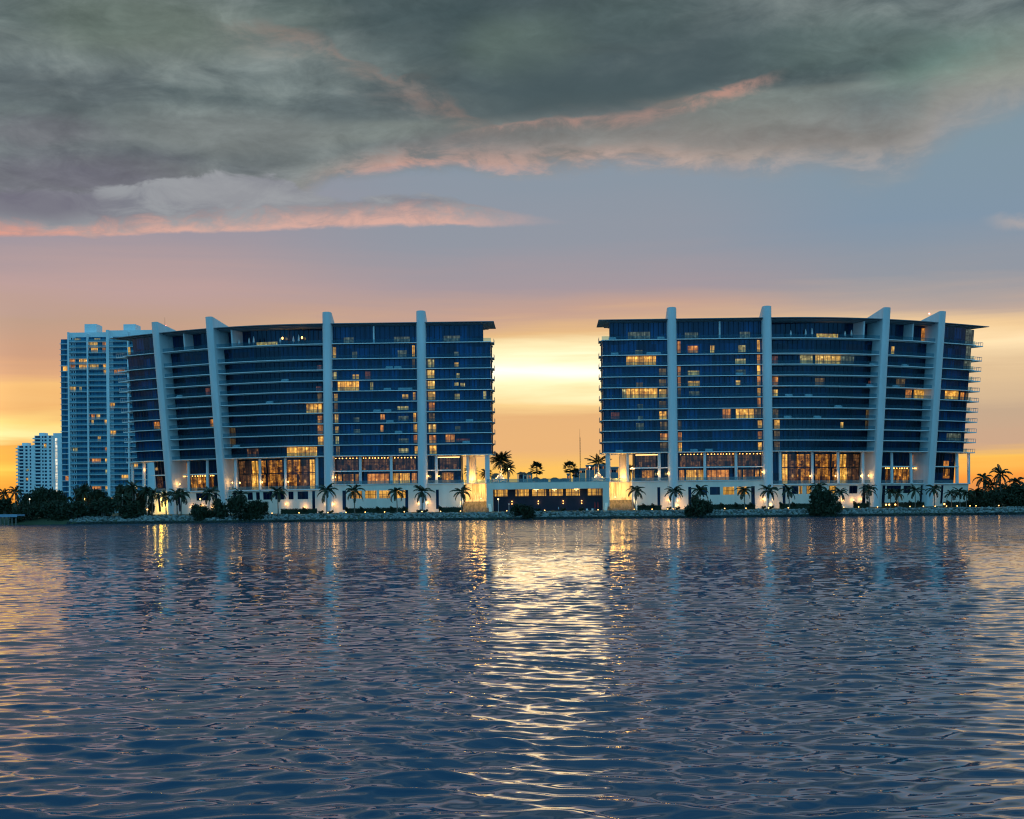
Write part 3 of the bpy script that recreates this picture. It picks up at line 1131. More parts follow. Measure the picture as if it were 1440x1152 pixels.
            S.ribbon(mb, T0 - 0.85, T0 - 0.79, z - 0.06, z + 1.05, 2.0, 8.0)
            mb.build('side_balcony', M['roof_metal'], S.root)
        # roof: a thin blade with a lower, recessed soffit
        mb = MB()
        S.ribbon(mb, T0 - 1.0, T1 + 4.6, ROOF - 0.2, ROOF, -0.6, 18.0)
        S.ribbon(mb, T0 + 1.3, T1 + 2.4, ROOF - 0.55, ROOF - 0.25, 0.9, 17.0)
        S.ribbon(mb, T0 + 2.5, T1 + 0.0, TOP, ROOF - 0.54, 2.2, 16.0)
        mb.build('roof', M['roof_metal'], S.root)
        for i in range(4):
            S.fin(i)
        # mullion walls between penthouse terraces
        for b, tt in ((1, (BAYS[1][0] + BAYS[1][1]) / 2), (2, BAYS[2][1] - 5.2), (3, (BAYS[3][0] + BAYS[3][1]) / 2 + 0.6)):
            S.part('terrace_screen', 'white_concrete', (tt, tt + 0.45, 55.03, TOP - 0.03, 0.9, PSET[b] + 0.1))

    def base(self):
        S = self
        A0 = t_px(891, 15, 4)                       # where the open passage ends and the glass begins
        CA = t_px(887, 8, 0.5)
        E1 = t_px(1341, 14, 3.0) if S.sx == 1 else t_px(217.5, 14, 3.0, -1)
        ZT, ZC = 11.0, 9.5
        # podium
        S.part('podium_wall', 'podium_paint', (CA, TF[1] + 1.2, 1.8, ZT - 0.02, 0.5, 20))
        S.part('podium_wall', 'podium_paint', (TF[1] + 1.22, T1 + 3.0, 1.8, ZC, 1.4, 20))
        S.part('podium_wall', 'podium_paint', (T0 + 0.1, CA - 0.02, 1.8, ZT - 0.02, 7.0, 20))
        S.part('terrace_slab', 'slab_paint', (CA, TF[1] + 1.2, ZT, ZT + 0.16, 0.2, 20))
        S.part('terrace_slab', 'slab_paint', (TF[1] + 1.3, T1 + 3.3, ZC + 0.02, ZC + 0.34, 0.9, 20))
        S.part('terrace_slab', 'slab_paint', (T0 + 0.1, CA - 0.02, ZT, ZT + 0.16, 6.0, 20))
        # terrace rails
        S.part('terrace_railing', 'clear_rail', (CA, TF[0] - 1.45, ZT + 0.17, ZT + 1.2, 0.35, 0.39))
        S.part('terrace_railing', 'clear_rail', (TF[0] + 1.45, TF[1] - 1.45, ZT + 0.17, ZT + 1.2, 0.35, 0.39))
        for b in (2, 3, 4):
            S.part('terrace_railing', 'clear_rail', (BAYS[b][0], BAYS[b][1] - (3.7 if b == 4 else 0), ZC + 0.35, ZC + 1.4, 1.05, 1.09))
        S.part('terrace_railing', 'clear_rail', (T0 + 0.2, CA, ZT + 0.17, ZT + 1.2, 6.3, 6.34))
        # glazed storeys under the apartments
        zt = LV[0] - 0.36
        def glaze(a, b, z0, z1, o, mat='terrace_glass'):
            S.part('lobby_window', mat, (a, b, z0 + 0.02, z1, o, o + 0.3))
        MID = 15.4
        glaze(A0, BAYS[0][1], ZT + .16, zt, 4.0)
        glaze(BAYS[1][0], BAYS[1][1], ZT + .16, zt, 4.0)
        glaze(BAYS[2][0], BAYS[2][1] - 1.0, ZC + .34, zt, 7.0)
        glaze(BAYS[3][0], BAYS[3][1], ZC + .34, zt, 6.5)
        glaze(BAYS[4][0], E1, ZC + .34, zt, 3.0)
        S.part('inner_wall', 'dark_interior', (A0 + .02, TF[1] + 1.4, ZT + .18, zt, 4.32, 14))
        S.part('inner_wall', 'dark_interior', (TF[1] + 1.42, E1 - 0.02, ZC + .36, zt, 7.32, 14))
        for a, b, o in ((A0, BAYS[0][1], 3.98), (BAYS[1][0], BAYS[1][1], 3.98), (BAYS[3][0], BAYS[3][1] - 2.2, 6.48), (BAYS[4][0], E1, 2.98)):
            S.part('mezzanine_slab', 'slab_paint', (a, b, MID - 0.3, MID, 1.2 if o < 6 else 1.9, o))
        # columns
        for px, o, w in ((854, 1.2, 1.5), (926, 1.2, 0.95), (990, 1.2, 0.9), (1034, 1.2, 0.9), (1096, 1.6, 0.95), (1141, 1.6, 0.95),
                         (1177, 1.6, 0.95), (1211.5, 1.6, 1.0), (1252, 1.9, 0.9), (1279, 1.9, 0.9), (1343.5, 2.0, 1.1), (1360, 2.0, 0.9)):
            z0 = ZT + .1 if px < 1090 else ZC + .3
            S.post('column', t_px(px, 15, o), o, z0, LV[0] - 0.3, w, 0.9, zref=18 if px > 1090 else None)
        S.post('column', t_px(876, 15, 10), 10.0, ZT + .1, LV[0] - 0.3, 2.9, 2.4, 'podium_paint')
        S.post('column', t_px(881.5, 15, 2.4), 2.4, ZT + .1, LV[0] - 0.3, 0.9, 0.9)
        # soffit over the open passage
        # windows of the lower wall
        for px0, px1, lo in WINL[S.sx]:
            a, b = sorted((t_px(px0, 8, 0.5, S.sx), t_px(px1, 8, 0.5, S.sx)))
            deep = a > TF[1]
            o = 1.4 if deep else 0.5
            S.part('podium_window', lo or 'podium_glass', (a, b, 6.7, 9.1, o - 0.03, o + 0.05))
        for px0, px1 in ((923, 927), (966.5, 970.7), (1055, 1060), (1100, 1104), (1214, 1218.5), (1242, 1246), (1296, 1299.5), (1325, 1328)):
            a, b = t_px(px0, 8, 0.5), t_px(px1, 8, 0.5)
            deep = a > TF[1]
            o = 1.4 if deep else 0.5
            S.part('wall_slot', 'podium_glass', (a, b, 3.2, 9.2, o - 0.03, o + 0.05))
        # curving stone slide beside the passage
        c0, c1 = t_px(855, 8, 0.5), CA - 0.05
        prof_ = [(11.0, 5.2), (9.5, 4.9), (8.0, 4.4), (6.6, 3.6), (5.4, 1.8), (4.4, -0.6), (3.4, -3.0), (2.4, -5.2), (1.7, -6.2)]
        mb = MB()
        n = 8
        grid = []
        for z, o in prof_:
            sp = 1.0 + 0.26 * max(0.0, (6.4 - z) / 4.4)
            mid = (c0 + c1) / 2
            grid.append([mb.vert((lambda p: (p[0], p[1], z))(S.P(mid + (c0 - mid + (c1 - c0) * j / n) * sp, z, o))) for j in range(n + 1)])
        for gi, (a, b) in enumerate(zip(grid[:-1], grid[1:])):
            for j in range(n):
                mb.idx((a[j], a[j + 1], b[j + 1], b[j]), None, 1 if gi >= 4 else 0)
        sl = mb.build('cascade', [M['cascade_stone'], M['slide_ramp']], S.root, smooth=True)
        for side in (0, 1):
            mb = MB()
            q = []
            for z, o in prof_:
                sp = 1.0 + 0.26 * max(0.0, (6.4 - z) / 4.4)
                mid = (c0 + c1) / 2
                e = mid + ((c0 if side == 0 else c1) - mid) * sp
                d = -0.85 if side == 0 else 0.85
                ff = o - 1.7 if z > 4 else o - 1.2
                q.append([mb.vert(S.P(e, z + 0.5, ff)), mb.vert(S.P(e + d, z + 0.5, ff)), mb.vert(S.P(e + d, z, 7.2)), mb.vert(S.P(e, z, 7.2))])
            for a, b in zip(q[:-1], q[1:]):
                for j in range(4):
                    mb.idx((a[j], a[(j + 1) % 4], b[(j + 1) % 4], b[j]))
            mb.idx(q[0])
            mb.idx(q[-1])
            mb.build('cascade_side', M['slide_rim'], S.root)

    def lobby(self):
        S = self
        fl = lambda p: p if S.sx == 1 else None
        ZT, ZC = 11.16, 9.84
        zt = LV[0] - 0.4
        def rib(name, mat, px0, px1, z0, z1, o):
            a, b = t_px(px0, (z0 + z1) / 2, o), t_px(px1, (z0 + z1) / 2, o)
            S.part(name, mat, (a, b, z0, z1, o - 0.06, o + 0.02))
        # A
        rib('lit_window', 'lit_lobby', 901, 918, ZT + .2, 14.6, 4.0)
        rib('lit_window', 'lit_lobby_dim', 894, 921, 15.6, 19.2, 4.0)
        # B lower storey: orange rooms; upper storey: dim rooms
        for a, b in ((954, 961), (964, 978), (980, 988.5)):
            rib('lit_window', 'lit_bright' if a > 960 else 'lit_orange', a, b, ZT + .1, 14.5, 4.0)
        rib('lit_window', 'lit_orange', 993, 1024, ZT + .1, 14.4, 4.0)
        for a, b in ((1036, 1042), (1044, 1058), (1061, 1066), (1068, 1071.5)):
            rib('lit_window', 'lit_lobby', a, b, ZT + .1, 14.4, 4.0)
        for a, b in ((955, 988), (993, 1031.5), (1037, 1071)):
            rib('lit_window', 'lit_lobby_dim', a, b, 15.6, 18.9, 4.0)
        # C tall lobby
        for a, b, m in ((1099, 1106, 'lit_bright'), (1108, 1120, 'lit_lobby_dim'), (1120, 1138.5, 'lit_lobby'), (1145.5, 1166, 'lit_lobby'), (1169, 1175, 'lit_lobby'),
                        (1180, 1189, 'lit_bright'), (1190, 1207, 'lit_lobby_dim')):
            rib('lit_window', m, a, b, ZC + .1, 14.9, 7.0)
            rib('lit_window', m if a not in (1145.5,) else 'lit_lobby', a, b, 15.2, 19.2, 7.0)
        # D, E
        for a, b in ((1244, 1250), (1255, 1276.5), (1281.5, 1289)):
            rib('lit_window', 'lit_lobby', a, b, ZC + .1, 14.6, 6.5)
        rib('lit_window', 'lit_orange', 1280.5, 1287, 15.8, 19.2, 6.5)
        if S.sx == 1:
            rib('lit_window', 'lit_lobby', 1325, 1334, 11.5, 14.6, 3.0)
            rib('lit_window', 'lit_orange', 1326, 1333, 15.5, 17.2, 3.0)
        else:
            a, b = sorted((t_px(220, 13, 3.0, -1), t_px(228, 13, 3.0, -1)))
            S.part('lit_window', 'lit_lobby_dim', (a, b, 11.0, 14.8, 2.94, 3.02))
        # rows of small ceiling lamps
        def row(px0, px1, n, z, o, mat='lamp_warm', r=0.17):
            for i in range(n):
                px = px0 + (px1 - px0) * (i + 0.5) / n + rnd.uniform(-0.6, 0.6)
                t = t_px(px, z, o)
                mb = MB()
                p = S.P(t, z, o)
                mb.ball(p, r * rnd.uniform(0.8, 1.25), 6, 4)
                mb.build('ceiling_lamp', M[mat], S.root)
        row(954, 988, 7, 19.3, 2.4)
        row(993, 1032, 9, 19.3, 2.4)
        row(1037, 1071, 7, 19.3, 2.4)
        row(1254, 1277, 6, 14.75, 4.8, 'lamp_warm', 0.2)
        row(1243, 1250, 3, 14.75, 4.8, 'lamp_warm', 0.2)
        row(1281, 1288, 3, 14.75, 4.8, 'lamp_warm', 0.2)
        S.part('ceiling_lamp', 'lamp_pale', (t_px(893, 19, 3.4), t_px(924, 19, 3.4), 19.25, 19.42, 3.3, 3.5))


WINL = {
    1: [(981, 993, None), (997, 1011, None), (1015.5, 1031, 'lit_garage'), (1035, 1049, 'lit_garage'),
        (1113, 1122, None), (1123, 1128, 'lit_garage'), (1134, 1141, 'lit_garage'), (1146, 1156, None), (1166, 1176, 'lit_garage'), (1195, 1206.5, None),
        (1248, 1268, None), (1272, 1282, None)],
    -1: [(493, 508, 'lit_garage'), (512, 528, 'lit_garage'), (532, 547.5, 'lit_garage'), (553, 569, 'lit_garage'),
         (416, 431, None), (403, 410, None), (384, 397, None), (367, 380, None), (357, 362, None), (345, 352, None), (272, 292, None)],
}

BR = Building(1, 'right-hand dark glass apartment building with four white fins and balconies past its right end')
BL = Building(-1, 'left-hand dark glass apartment building with four white fins, overlapping the tall pale tower')
for B_ in (BR, BL):
    B_.shell()
    B_.base()
    B_.lobby()

# lit rooms of the right-hand building: storey, first and last column, look, part of the storey height
for r in [(8, 881.5, 923, 'lit_bright', .05, .98), (5, 875, 880, 'lit_pale'), (5, 881, 925, 'lit_bright'), (5, 927, 937.5, 'lit_yellow', 0, .9),
          (10, 884, 915, 'lit_green', 0, .5), (9, 894, 904, 'lit_green', 0, .35), (7, 927, 937, 'lit_dim', .1, .8), (6, 927, 937, 'lit_dim', .1, .8),
          (6, 895, 904, 'lit_dim', 0, .5), (4, 927, 937, 'lit_dim', .1, .8), (4, 896, 904, 'lit_green', 0, .5), (3, 859, 871, 'lit_red', .1, .8),
          (3, 927, 937, 'lit_bright', 0, .85), (3, 897, 904, 'lit_green', 0, .4), (2, 928, 938, 'lit_dim', 0, .9), (2, 894, 905, 'lit_green', 0, .8), (1, 928, 938, 'lit_orange', .1, .8),
          (0, 928, 938, 'lit_dim'), (9, 953.5, 957.5, 'lit_orange', .1, .95), (9, 968, 982.6, 'lit_orange', .1, .6), (9, 999.6, 1005.5, 'lit_yellow', .1, .6),
          (9, 1039, 1049, 'lit_pale', .1, .6), (9, 1065, 1069.5, 'lit_bright', .1, .95), (10, 964, 982.6, 'lit_green', 0, .42), (10, 1041, 1056, 'lit_green', 0, .42),
          (8, 1034.5, 1049, 'lit_pale', .05, .6), (8, 1065, 1069.5, 'lit_orange'), (7, 953.5, 957.5, 'lit_orange'), (7, 967.6, 983.6, 'lit_pale', .05, .55),
          (7, 1035, 1049, 'lit_green', .05, .6), (7, 1065, 1069.5, 'lit_bright'), (6, 953.5, 957.5, 'lit_orange'), (6, 967.6, 983.6, 'lit_yellow', .05, .6),
          (6, 1035, 1041, 'lit_yellow', .1, .6), (6, 1065, 1069.5, 'lit_orange'), (5, 953.5, 957.5, 'lit_dim'), (5, 969, 983.6, 'lit_green', .2, .65),
          (5, 1065, 1069.5, 'lit_bright', .1, .9), (4, 1065, 1069.5, 'lit_orange'), (3, 1016, 1027.5, 'lit_orange'), (3, 1034.5, 1060, 'lit_bright'),
          (3, 1061, 1070, 'lit_dim'), (2, 1065, 1070.5, 'lit_bright', .1, .9), (1, 953.5, 958, 'lit_orange', 0, .9), (1, 1065, 1070.5, 'lit_orange', .1, .9),
          (0, 953.5, 958, 'lit_bright', 0, .95), (0, 1065, 1070.5, 'lit_bright', .1, .9), (2, 953.5, 957.5, 'lit_dim'),
          (8, 1086.7, 1094.6, 'lit_red', .1, .95), (6, 1086.7, 1094.6, 'lit_orange'), (5, 1086.7, 1094, 'lit_yellow', .1, .8), (3, 1086.7, 1094.6, 'lit_dim'),
          (2, 1088, 1095.5, 'lit_bright'), (1, 1088, 1095.5, 'lit_dim'), (0, 1088, 1095.5, 'lit_dim'),
          (8, 1125.5, 1143, 'lit_pale'), (8, 1146.7, 1182, 'lit_yellow'), (8, 1183, 1201, 'lit_green'), (10, 1149, 1179, 'lit_bright', .05, .38),
          (6, 1146, 1159, 'lit_dim', .1, .9), (3, 1217, 1224, 'lit_dim'), (2, 1181.5, 1185, 'lit_yellow', .2, .8), (2, 1216, 1223, 'lit_dim'), (6, 1221, 1228, 'lit_red', .2, .7),
          (10, 1295.5, 1314, 'lit_orange', .02, .95), (9, 1253, 1257.5, 'lit_yellow', .15, .7), (7, 1305.5, 1310, 'lit_dim'), (6, 1260, 1272, 'lit_dim'),
          (5, 1273, 1281, 'lit_orange'), (5, 1284.5, 1308, 'lit_bright'), (5, 1309, 1317, 'lit_red'), (4, 1301, 1306, 'lit_dim'),
          (5, 1328, 1346.7, 'lit_bright', .1, 1), (5, 1350, 1355, 'lit_orange', .1, .9), (5, 1357, 1361, 'lit_dim', .1, .9), (10, 1357, 1369, 'lit_green'), (9, 1358, 1365, 'lit_green'),
          (8, 1355, 1365, 'lit_green'), (1, 1330, 1350, 'lit_green', .1, .9)]:
    BR.lit(*r)
for r in [(9, 469, 473.2, 'lit_yellow', .05, .85), (9, 496, 503, 'lit_green', .05, .5), (9, 560, 573, 'lit_green', .05, .55), (9, 580.4, 583.6, 'lit_bright', .1, .9),
          (10, 484, 498, 'lit_green', 0, .4), (10, 555, 577, 'lit_green', 0, .4), (8, 580.4, 583.6, 'lit_dim'), (7, 469.5, 474, 'lit_pale', .1, .9),
          (7, 496, 500.3, 'lit_yellow', .1, .6), (7, 501.2, 505, 'lit_yellow', .1, .6), (7, 514, 521, 'lit_red', .1, .9), (6, 474.8, 505, 'lit_bright'), (6, 521, 525, 'lit_pale', .1, .9),
          (5, 470, 475, 'lit_yellow', .1, .85), (5, 566, 574, 'lit_yellow', .25, .7), (5, 580.8, 584.2, 'lit_bright', .1, .9), (4, 559, 574, 'lit_pale', .2, .6), (4, 470, 475, 'lit_dim'),
          (3, 470.5, 475.7, 'lit_yellow', .05, .95), (3, 535, 541, 'lit_orange', .3, .9), (3, 560, 574, 'lit_green', .2, .7), (3, 581.3, 584.8, 'lit_bright'), (3, 497, 505, 'lit_green', .1, .6),
          (2, 471, 476, 'lit_yellow', .1, .8), (2, 534.8, 538.8, 'lit_orange', .2, .9), (2, 581.5, 586, 'lit_bright', .1, .95), (2, 497, 506, 'lit_green', .1, .5), (1, 471, 476, 'lit_pale', .1, .9),
          (1, 581.5, 586, 'lit_orange', .1, .95), (1, 560, 574, 'lit_green', .1, .6), (0, 582, 587, 'lit_bright', .1, .9), (0, 560, 574, 'lit_pale', .2, .7), (0, 472, 477, 'lit_dim'),
          (10, 625, 648, 'lit_green', .02, .42), (9, 639, 645.5, 'lit_green', .1, .4), (8, 602, 611, 'lit_pale', .1, .95), (8, 639, 645.5, 'lit_yellow', .15, .6),
          (7, 601.5, 611, 'lit_yellow', .1, .95), (7, 642, 646.5, 'lit_pale', .1, .6), (6, 601.5, 611.5, 'lit_yellow', .1, .95), (6, 639, 645, 'lit_pale', .4, .75), (6, 648, 654, 'lit_pale', .3, .7),
          (5, 601.8, 612, 'lit_yellow', .1, .95), (5, 639.5, 646.5, 'lit_pale', .1, .7), (5, 680, 683.8, 'lit_pale', .1, .95), (4, 603, 611, 'lit_orange', .1, .95), (3, 603, 611, 'lit_dim', .1, .95),
          (2, 602.5, 613, 'lit_yellow', .05, .9), (2, 640, 647, 'lit_green', .1, .7), (1, 603.5, 613, 'lit_orange', .05, .9), (1, 626, 639, 'lit_orange', .15, .95), (1, 641, 660, 'lit_red', .2, .5),
          (0, 603.5, 613.5, 'lit_bright', .05, .95),
          (10, 362, 391, 'lit_yellow', .05, .34), (4, 431, 453, 'lit_bright'), (5, 446, 453, 'lit_dim'), (3, 446, 453, 'lit_orange', .1, .9), (2, 446, 453.5, 'lit_orange'), (1, 446.5, 454, 'lit_bright', .05, .95),
          (2, 323, 331, 'lit_dim'), (1, 324, 331, 'lit_dim'), (0, 403, 445, 'lit_bright'), (0, 347, 363, 'lit_lobby_dim'), (8, 446, 453, 'lit_red', .1, .6), (6, 445, 452, 'lit_red', .1, .6),
          (10, 181.5, 185, 'lit_yellow', .1, .6), (3, 217, 225, 'lit_orange', .1, .9), (6, 290, 296, 'lit_red', .1, .9), (3, 296, 301, 'lit_orange', .1, .9)]:
    BL.lit(*r)
# ---------------------------------------------------------------- lamps that light something
def glow(loc, power, col=(1.0, 0.50, 0.13), r=0.12, parent=None, spot=None, aim=(0, 0, -1), blend=0.6):
    L = bpy.data.lights.new('glow', 'SPOT' if spot else 'POINT')
    L.energy = power * 1.0
    L.color = col
    L.shadow_soft_size = r
    if spot:
        L.spot_size = R(spot)
        L.spot_blend = blend
    o = bpy.data.objects.new('lamp_light', L)
    COL.objects.link(o)
    if parent is not None:
        o.parent = parent
        o.matrix_parent_inverse = Matrix.Translation(-Vector(parent.location))
    o.location = loc
    if spot:
        o.rotation_euler = Vector(aim).to_track_quat('-Z', 'Y').to_euler()
    return o


def wall_lamp(B, px, z, off, power=60, r=0.13, both=True, mat='lamp_warm', up=True):
    t = t_px(px, z, off, B.sx, 690)
    p = B.P(t, z, off)
    mb = MB()
    mb.box(p[0] - 0.09, p[0] + 0.09, p[1] - 0.12, p[1] + 0.12, z - 0.42, z - 0.34)
    o = mb.build('wall_lamp', M['dark_metal'], B.root)
    mb = MB()
    mb.ball((p[0], p[1] - 0.02, z), r, 8, 6, 1.5)
    b = mb.build('lamp_bulb', M[mat], B.root)
    b.parent = o
    b.matrix_parent_inverse = Matrix.Identity(4)
    q = glow((p[0], p[1] - 0.6, z), power, parent=B.root, r=0.4)
    return o


for B_, lst in ((BR, [(940, 5.2, .2), (953, 5.0, .2), (1073, 5.2, .2), (1086.5, 5.2, .2), (1186, 4.6, 1.1), (1200, 4.6, 1.1), (1211, 4.8, 1.1), (1230.5, 4.8, .9), (1311, 4.8, .9), (953, 3.6, -.8), (1084, 3.4, -.8)]),
                (BL, [(457, 5.0, .2), (469.5, 5.0, .2), (588.5, 5.0, .2), (601.5, 5.2, .2), (401.5, 5.2, 1.1), (427.5, 4.2, 1.1), (245.5, 4.6, .9), (267.5, 4.6, .9), (282.5, 4.8, 1.1), (297.5, 4.4, 1.1)])):
    for px, z, o in lst:
        wall_lamp(B_, px, z, o - 0.12, 100, 0.17)
# lamps on the terraces in front of the glazed storey
for B_, lst in ((BR, [(925, 13.4, .7), (1139.5, 12.2, 1.0), (1175, 12.2, 1.0), (1211, 12.2, 1.0), (1221.5, 12.3, 1.6), (1302.5, 12.2, 2.0), (939, 13.4, 0.6), (1072, 13.6, .6)]),
                (BL, [(617.5, 13.4, .7), (603, 13.4, .7), (405.5, 12.2, 1.0), (369, 12.2, 1.0), (337.5, 12.2, 1.0), (327, 12.3, 1.6), (253, 12.2, 2.0), (472, 13.4, .6)])):
    for px, z, o in lst:
        wall_lamp(B_, px, z, o, 110, 0.15 if z > 13 else 0.2)
# penthouse terrace lamps of the left building
for px in (308.5, 315.5, 399.5, 427):
    wall_lamp(BL, px, 57.6, 5.6 if px > 320 else 4.5, 40 if px != 315.5 else 10, 0.3 if px != 315.5 else 0.15)
# the lit passages and stone slides
for B_ in (BR, BL):
    c0 = t_px(871, 8, 0.5)
    for dt, z, off, pw in ((-2.2, 9.9, 2.6, 110), (0.6, 9.9, 2.6, 130), (2.6, 8.0, 1.4, 90), (-2.6, 8.6, 1.2, 60), (4.6, 6.0, -2.4, 40), (-4.6, 5.4, -2.6, 40)):
        p = B_.P(c0 + dt, z, off)
        glow(p, pw * 3.2, (1.0, 0.55, 0.12), 0.5, B_.root)
    for px, z, off, pw in ((873, 12.4, 7.4, 260), (880, 12.2, 7.6, 220), (866, 12.3, 6.0, 120), (858, 12.3, 3.4, 60)):
        t = t_px(px, z, off)
        glow(B_.P(t, z, off), pw * 2.5, (1.0, 0.46, 0.08), 0.5, B_.root)
    for px, z, off in ((876, 12.0, 7.6),):
        mb = MB()
        mb.ball(B_.P(t_px(px, z, off), z, off), 0.26, 8, 6)
        mb.build('passage_lamp', M['lamp_warm'], B_.root)
    # fittings standing on the slide
    p = B_.P(c0 - 1.6, 6.3, 1.4)
    mb = MB()
    mb.ball(p, 0.2, 8, 6)
    mb.build('passage_lamp', M['lamp_pale'], B_.root)
    # fin feet
    for i in range(2):
        for s in (-1, 1):
            p = B_.P(TF[i] + s * 3.0, 3.0, -1.4)
            glow(p, 85, (1.0, 0.50, 0.13), 0.5, B_.root)
# glowing garden wall under the left building's far end
for px, z, off, pw in ((226, 5.5, -0.5, 160), (233, 7.0, -0.6, 120), (216, 4.0, -0.8, 120), (240, 5.0, -0.6, 100)):
    t = t_px(px, z, off, -1, 690)
    glow(BL.P(t, z, off), pw * 3.5, (1.0, 0.62, 0.08), 0.6, BL.root)
t = t_px(224.5, 7.2, -0.3, -1, 690)
mb = MB()
mb.ball(BL.P(t, 7.2, 0.2), 0.32, 8, 6)
mb.build('wall_lamp', M['lamp_warm'], BL.root)

# red obstacle light on the right building, small ones elsewhere
for B_, px, i, z, off in ((BR, 1319, 3, 64.6, 5.0), (BR, 952, 0, 64.0, 7.0), (BL, 230.5, 3, 64.0, 4.0)):
    p = B_.P(TF[i], z, off)
    mb = MB()
    mb.ball((p[0], p[1], z), 0.3 if px == 1319 else 0.14, 8, 6)
    mb.build('beacon', M['lamp_red'], B_.root)

# ---------------------------------------------------------------- low building with the plaza on its roof
lb = empty('garage_building', (0, 460, 2.3), 'low wide white-framed building with a dark opening between the two towers', 'building')
YF = 447.0
mb = MB()
mb.box(-18.9, 18.9, YF, YF + 6, 9.0, 10.96)
mb.build('roof_beam', M['podium_paint'], lb)
mb = MB()
mb.box(-18.88, 18.88, YF + 0.25, 640, 10.98, 11.18)
mb.build('plaza_deck', M['path_paving'], lb)
for sx in (-1, 1):
    mb = MB()
    mb.box(sx * 18.9 if sx < 0 else 16.9, -16.9 if sx < 0 else 18.9, YF + 0.02, YF + 6, 1.8, 8.99)
    mb.build('end_pier', M['podium_paint'], lb)
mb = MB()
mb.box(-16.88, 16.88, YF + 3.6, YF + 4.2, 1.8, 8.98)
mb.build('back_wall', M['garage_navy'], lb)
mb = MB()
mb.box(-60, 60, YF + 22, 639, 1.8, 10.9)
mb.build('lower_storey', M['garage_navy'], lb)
for px0, px1, z0 in ((695.8, 714, 6.9), (724.8, 743.7, 6.9), (748.6, 768, 6.9), (772.6, 791.6, 6.9), (796, 815.4, 6.9), (826.6, 845.6, 6.9)):
    mb = MB()
    mb.box(at(px0, YF + 3.5, 694), at(px1, YF + 3.5, 694), YF + 3.5, YF + 3.62, z0, 8.95)
    f = mb.build('window', M['lit_garage'], lb)
for px in (754, 779.5, 810.5):
    x_ = at(px, YF + 2.2, 690)
    mb = MB()
    mb.box(x_ - 0.7, x_ + 0.7, YF + 2.0, YF + 2.4, 8.8, 8.95)
    mb.build('ceiling_lamp', M['lamp_pale'], lb)
    glow((x_, YF + 2.2, 8.5), 60, (1, 0.7, 0.3), 0.2, lb)
for px in (720, 757, 792, 818):
    x_ = at(px, YF + 3.4, 708)
    mb = MB()
    mb.box(x_ - 0.1, x_ + 0.1, YF + 3.3, YF + 3.6, 4.7, 5.1)
    o = mb.build('wall_lamp', M['dark_metal'], lb)
    for zz in (4.5, 5.3):
        mb = MB()
        mb.ball((x_, YF + 3.3, zz), 0.16, 8, 6)
        mb.build('lamp_bulb', M['lamp_warm'], o).matrix_parent_inverse = Matrix.Identity(4)
    glow((x_, YF + 2.9, 5.0), 35, (1, 0.45, 0.12), 0.4, lb)
mb = MB()
mb.box(-18.8, 18.8, YF + 0.5, YF + 0.54, 11.19, 12.2)
mb.build('plaza_railing', M['clear_rail'], lb)
# steps of dark louvre doors in the opening
for i in range(6):
    x0 = -16.5 + i * 5.5
    mb = MB()
    mb.box(x0, x0 + 5.0, YF + 3.52, YF + 3.59, 2.3, 6.5)
    for j in range(1, 5):
        mb.box(x0 + j - 0.04, x0 + j + 0.04, YF + 3.46, YF + 3.53, 2.3, 6.5)
    mb.build('door', M['garage_navy'], lb)

